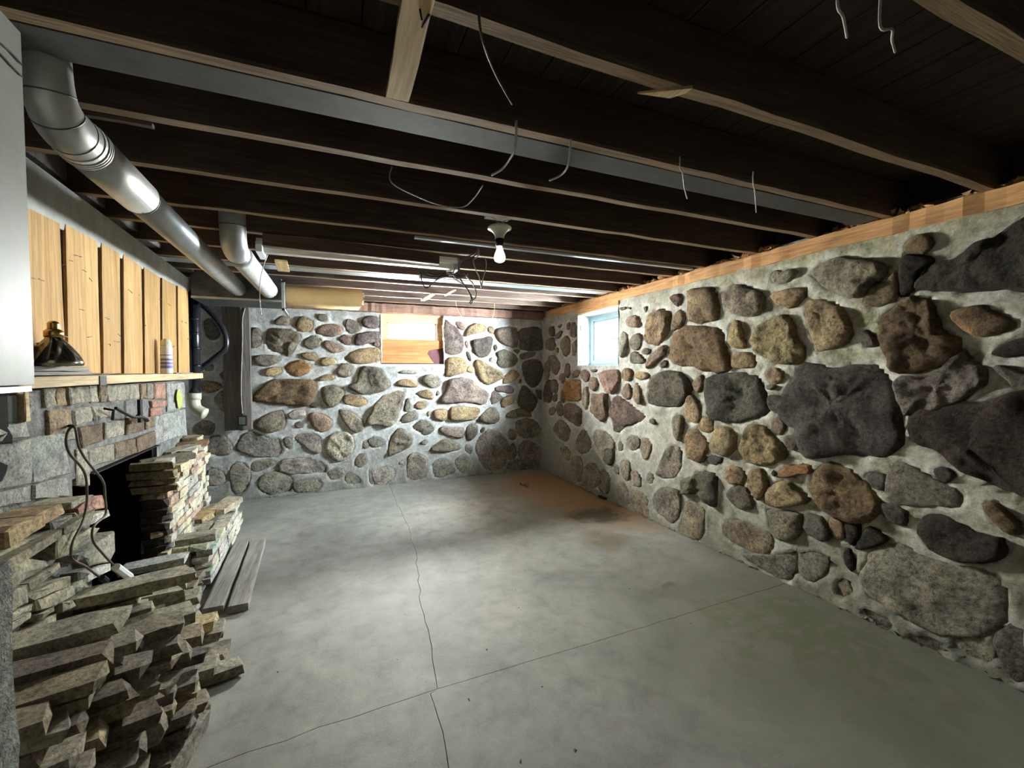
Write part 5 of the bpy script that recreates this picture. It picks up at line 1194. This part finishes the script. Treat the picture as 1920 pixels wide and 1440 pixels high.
MB().add([(-.37, 3.15, 2.255), (.86, 3.15, 2.255), (.86, 3.20, 2.215), (-.37, 3.20, 2.215), (.86, 3.25, 2.215), (-.37, 3.25, 2.215), (.86, 3.30, 2.255), (-.37, 3.30, 2.255)], [(0, 1, 2, 3), (3, 2, 4, 5), (5, 4, 6, 7), (0, 3, 5, 7), (1, 6, 4, 2)]).build('ballast_cover', M['whitefix'], FL)
MB().box(-.405, -.37, 3.11, 3.33, 2.195, 2.256).build('end_plate', M['white'], FL); MB().box(.86, .90, 3.11, 3.33, 2.19, 2.256).build('end_plate', M['galv'], FL)
tag(board('nailed_board', (-.35, 2.99, 2.235), (.72, 2.99, 2.225), .045, .075, M['joist'], color=(1.4, 1.3, 1.15), seed=8), 'rough brown board with bark nailed below a joist above the fixture', 'board')
tag(board('pine_strip', (.19, .80, 2.262), (.202, 1.335, 2.262), .066, .02, M['paleboard'], seed=9, wob=.001), 'fresh yellow pine strip nailed across two joists overhead', 'board')
tag(MB().tube([(.222, .99, 2.25), (.214, 1.03, 2.249)], .003, 5).tube([(.20, .985, 2.252), (.206, .99, 2.232)], .0025, 5).build('bent_nail', M['iron']), 'bent nail in the yellow pine strip', 'nail')
tag(MB().box(-1.3, 2.83, 1.43, 1.555, 2.281, 2.289).build('flat_board', M['galvgrey']), 'flat grey board fixed beside the third joist overhead', 'board')
tag(MB().box(-1.2, 2.80, 3.88, 4.03, 2.279, 2.287).build('metal_raceway', M['silver']), 'bright flat metal raceway strip running across under far joists', 'raceway')
tag(MB().box(.5, 2.75, 2.685, 2.72, 2.262, 2.275).build('metal_conduit', M['silver']), 'thin bright conduit strip below the joist behind the bulb', 'conduit')
V = [(.86, 1.06, 2.270), (.99, .975, 2.268), (.99, 1.0, 2.268), (.965, 1.04, 2.27), (.86, 1.06, 2.276), (.99, .975, 2.277), (.99, 1.0, 2.277), (.965, 1.04, 2.276)]
tag(mesh('wood_splinter', V, [(0, 1, 2, 3), (7, 6, 5, 4), (0, 4, 5, 1), (1, 5, 6, 2), (2, 6, 7, 3), (3, 7, 4, 0)], M['paleboard']), 'bright pale splinter of wood at the second joist overhead', 'wood scrap')
tag(board('wood_shim', (-.285, 3.34, 2.2), (-.295, 3.66, 2.2), .078, .012, M['paleboard'], seed=12), 'short tan wood shim hanging by the fixture near the wrapped pipe', 'board')
tag(board('bridging_strip', (1.05, 4.62, 2.268), (1.03, 5.1, 2.268), .045, .012, M['paleboard'], seed=14), 'short pale strip nailed across far joists above the back window', 'board')
tag(board('bridging_strip', (1.20, 4.30, 2.268), (1.19, 4.66, 2.268), .022, .012, M['paleboard'], seed=15), 'narrow pale strip nailed across far joists behind the tangled cables', 'board')
tag(board('thin_lath', (-1.25, 1.80, 2.262), (-.52, 1.80, 2.262), .02, .012, M['joist'], color=(1.3, 1.2, 1.0), seed=16), 'thin lath nailed under a joist beside the vent pipe elbow', 'lath')
# hanging cable ends
LAB = dict(wire1='stiff pale cable end curving down from the third joist', wire2='second pale cable end curling below the flat grey board',
    wire3='short frayed cable dangling from the third joist', wire4='twin of dangling cable ends nearest the stone wall', wire5='slack pale cable sagging between two joists in front of the bulb',
    wireB='faint dark cable sagging beside the yellow pine strip', wireC='short bright cable curl high near the nearest joist', wireD='small looped cable by the nearest joist')
for k, l in LAB.items():
    p = LN[k]
    if k not in ('wire1', 'wire2'): p = [(p[0][0], p[0][1], 2.33 if k not in ('wire3', 'wire4') else 2.285)]+p
    o = MB().tube(smooth_path([Vector(q)+Vector((0, 0, .05)) if i == 0 and k in ('wire1', 'wire2') else q for i, q in enumerate(p)], 5), .0045 if k in ('wire1', 'wire2') else .003, 6).build('cable_end', M['cabled'] if k == 'wireB' else M['cable'], None, True)
    tag(o, l, 'cable', 'loose cables under the joists')
TL = ['long loop of the tangle hanging lowest', 'narrow loop of the tangle beside the bulb', 'left drooping loop of the tangle', 'short tail at the lowest point of the tangle', 'upper strand running to the left of the tangle',
      'bright strand arching over the lowest loop', 'wavy strand through the middle of the tangle', 'strand joining the fixture end to the tangle']
for i in range(8):
    p = smooth_path(LN['tan%d' % (i+1)], 5); R = rnd(i); dx = R.uniform(-.004, .004)
    mb = MB().tube([q+Vector((0, R.uniform(-.004, .004), 0)) for q in p], .0042, 6)
    mb.tube([q+Vector((.010+dx, .02, -.006)) for q in p], .0038, 6) if i in (0, 4, 6) else None
    tag(mb.build('tangled_cable', M['cable'] if i % 2 else M['cabled'], None, True), TL[i]+' of old cables', 'cable', 'tangled cables at the fixture end')
tag(MB().tube(smooth_path(LN['pipewire'], 4), .0028, 5).build('cable_end', M['cable'], None, True), 'thin cable hanging in front of the wrapped pipe', 'cable')
for i, k in enumerate(('thin1', 'thin2')):
    tag(MB().tube(smooth_path([(LN[k][0][0], LN[k][0][1], 2.32)]+LN[k], 4), .003, 5).build('cable_end', M['paleboard'], None, True), ('thin tan wire drooping before the back wall beside the window', 'thin tan wire drooping nearer the far corner')[i], 'wire')
tag(MB().box(.585, .72, 2.96, 3.02, 2.075, 2.11).build('card_scrap', M['white']), 'white scrap of card caught in the tangled cables', 'card')

# ------------------------------------------------------------------ floor litter
R = rnd(8); lf = MB()
for i in range(7):
    x0, y0_ = 2.25+R.uniform(-.07, .07), 4.86+R.uniform(-.06, .06); a = R.random()*6.28; s = R.uniform(.03, .05); ca, sa = math.cos(a)*s, math.sin(a)*s
    z = .004+R.uniform(0, .03)
    lf.add([(x0-ca, y0_-sa, z), (x0-sa*.5, y0_+ca*.5, z+.025), (x0+ca, y0_+sa, z+.012), (x0+sa*.5, y0_-ca*.5, z+.03), (x0, y0_, z-.002)], [(0, 1, 4), (1, 2, 4), (2, 3, 4), (3, 0, 4)])
tag(lf.build('dry_leaves', M['leaf']), 'small clump of dry curled leaves on the floor near the far corner', 'leaves', None, 'stuff')
cr = MB()
for i in range(110):
    x0, y0_ = R.uniform(-.3, 2.7), R.uniform(.9, 5.3); s = R.choice((.003, .004, .006, .009)); vs = [(x0+R.uniform(-s, s), y0_+R.uniform(-s, s), R.uniform(0, s*.6)) for _ in range(4)]
    cr.add(vs, [(0, 1, 2), (0, 2, 3), (0, 3, 1), (1, 3, 2)])
tag(cr.build('floor_crumbs', M['cabled']), 'dark crumbs and grit scattered over the concrete floor', 'grit', None, 'stuff')
tag(MB().box(2.80, 2.88, 3.98, 4.10, .001, .02).build('dark_gap_shim', M['iron']), 'dark metal shim at the foot of the long wall', 'metal scrap')
# dirt gathered where the stone walls meet the floor
dt = MB()
for i in range(500):
    t = R.random(); s = R.choice((.006, .01, .016, .022))
    x0, y0_ = (W-R.uniform(.0, .035), .7+4.8*t) if i % 5 < 3 else (-.9+3.7*t, D-R.uniform(.0, .03))
    vs = [(x0+R.uniform(-s, s), y0_+R.uniform(-s, s), R.uniform(0, s*.8)) for _ in range(4)]; dt.add(vs, [(0, 1, 2), (0, 2, 3), (0, 3, 1), (1, 3, 2)])
tag(dt.build('wall_foot_dirt', M['mortarback']), 'crumbled mortar and dirt along the foot of the stone walls', 'dirt', None, 'stuff')
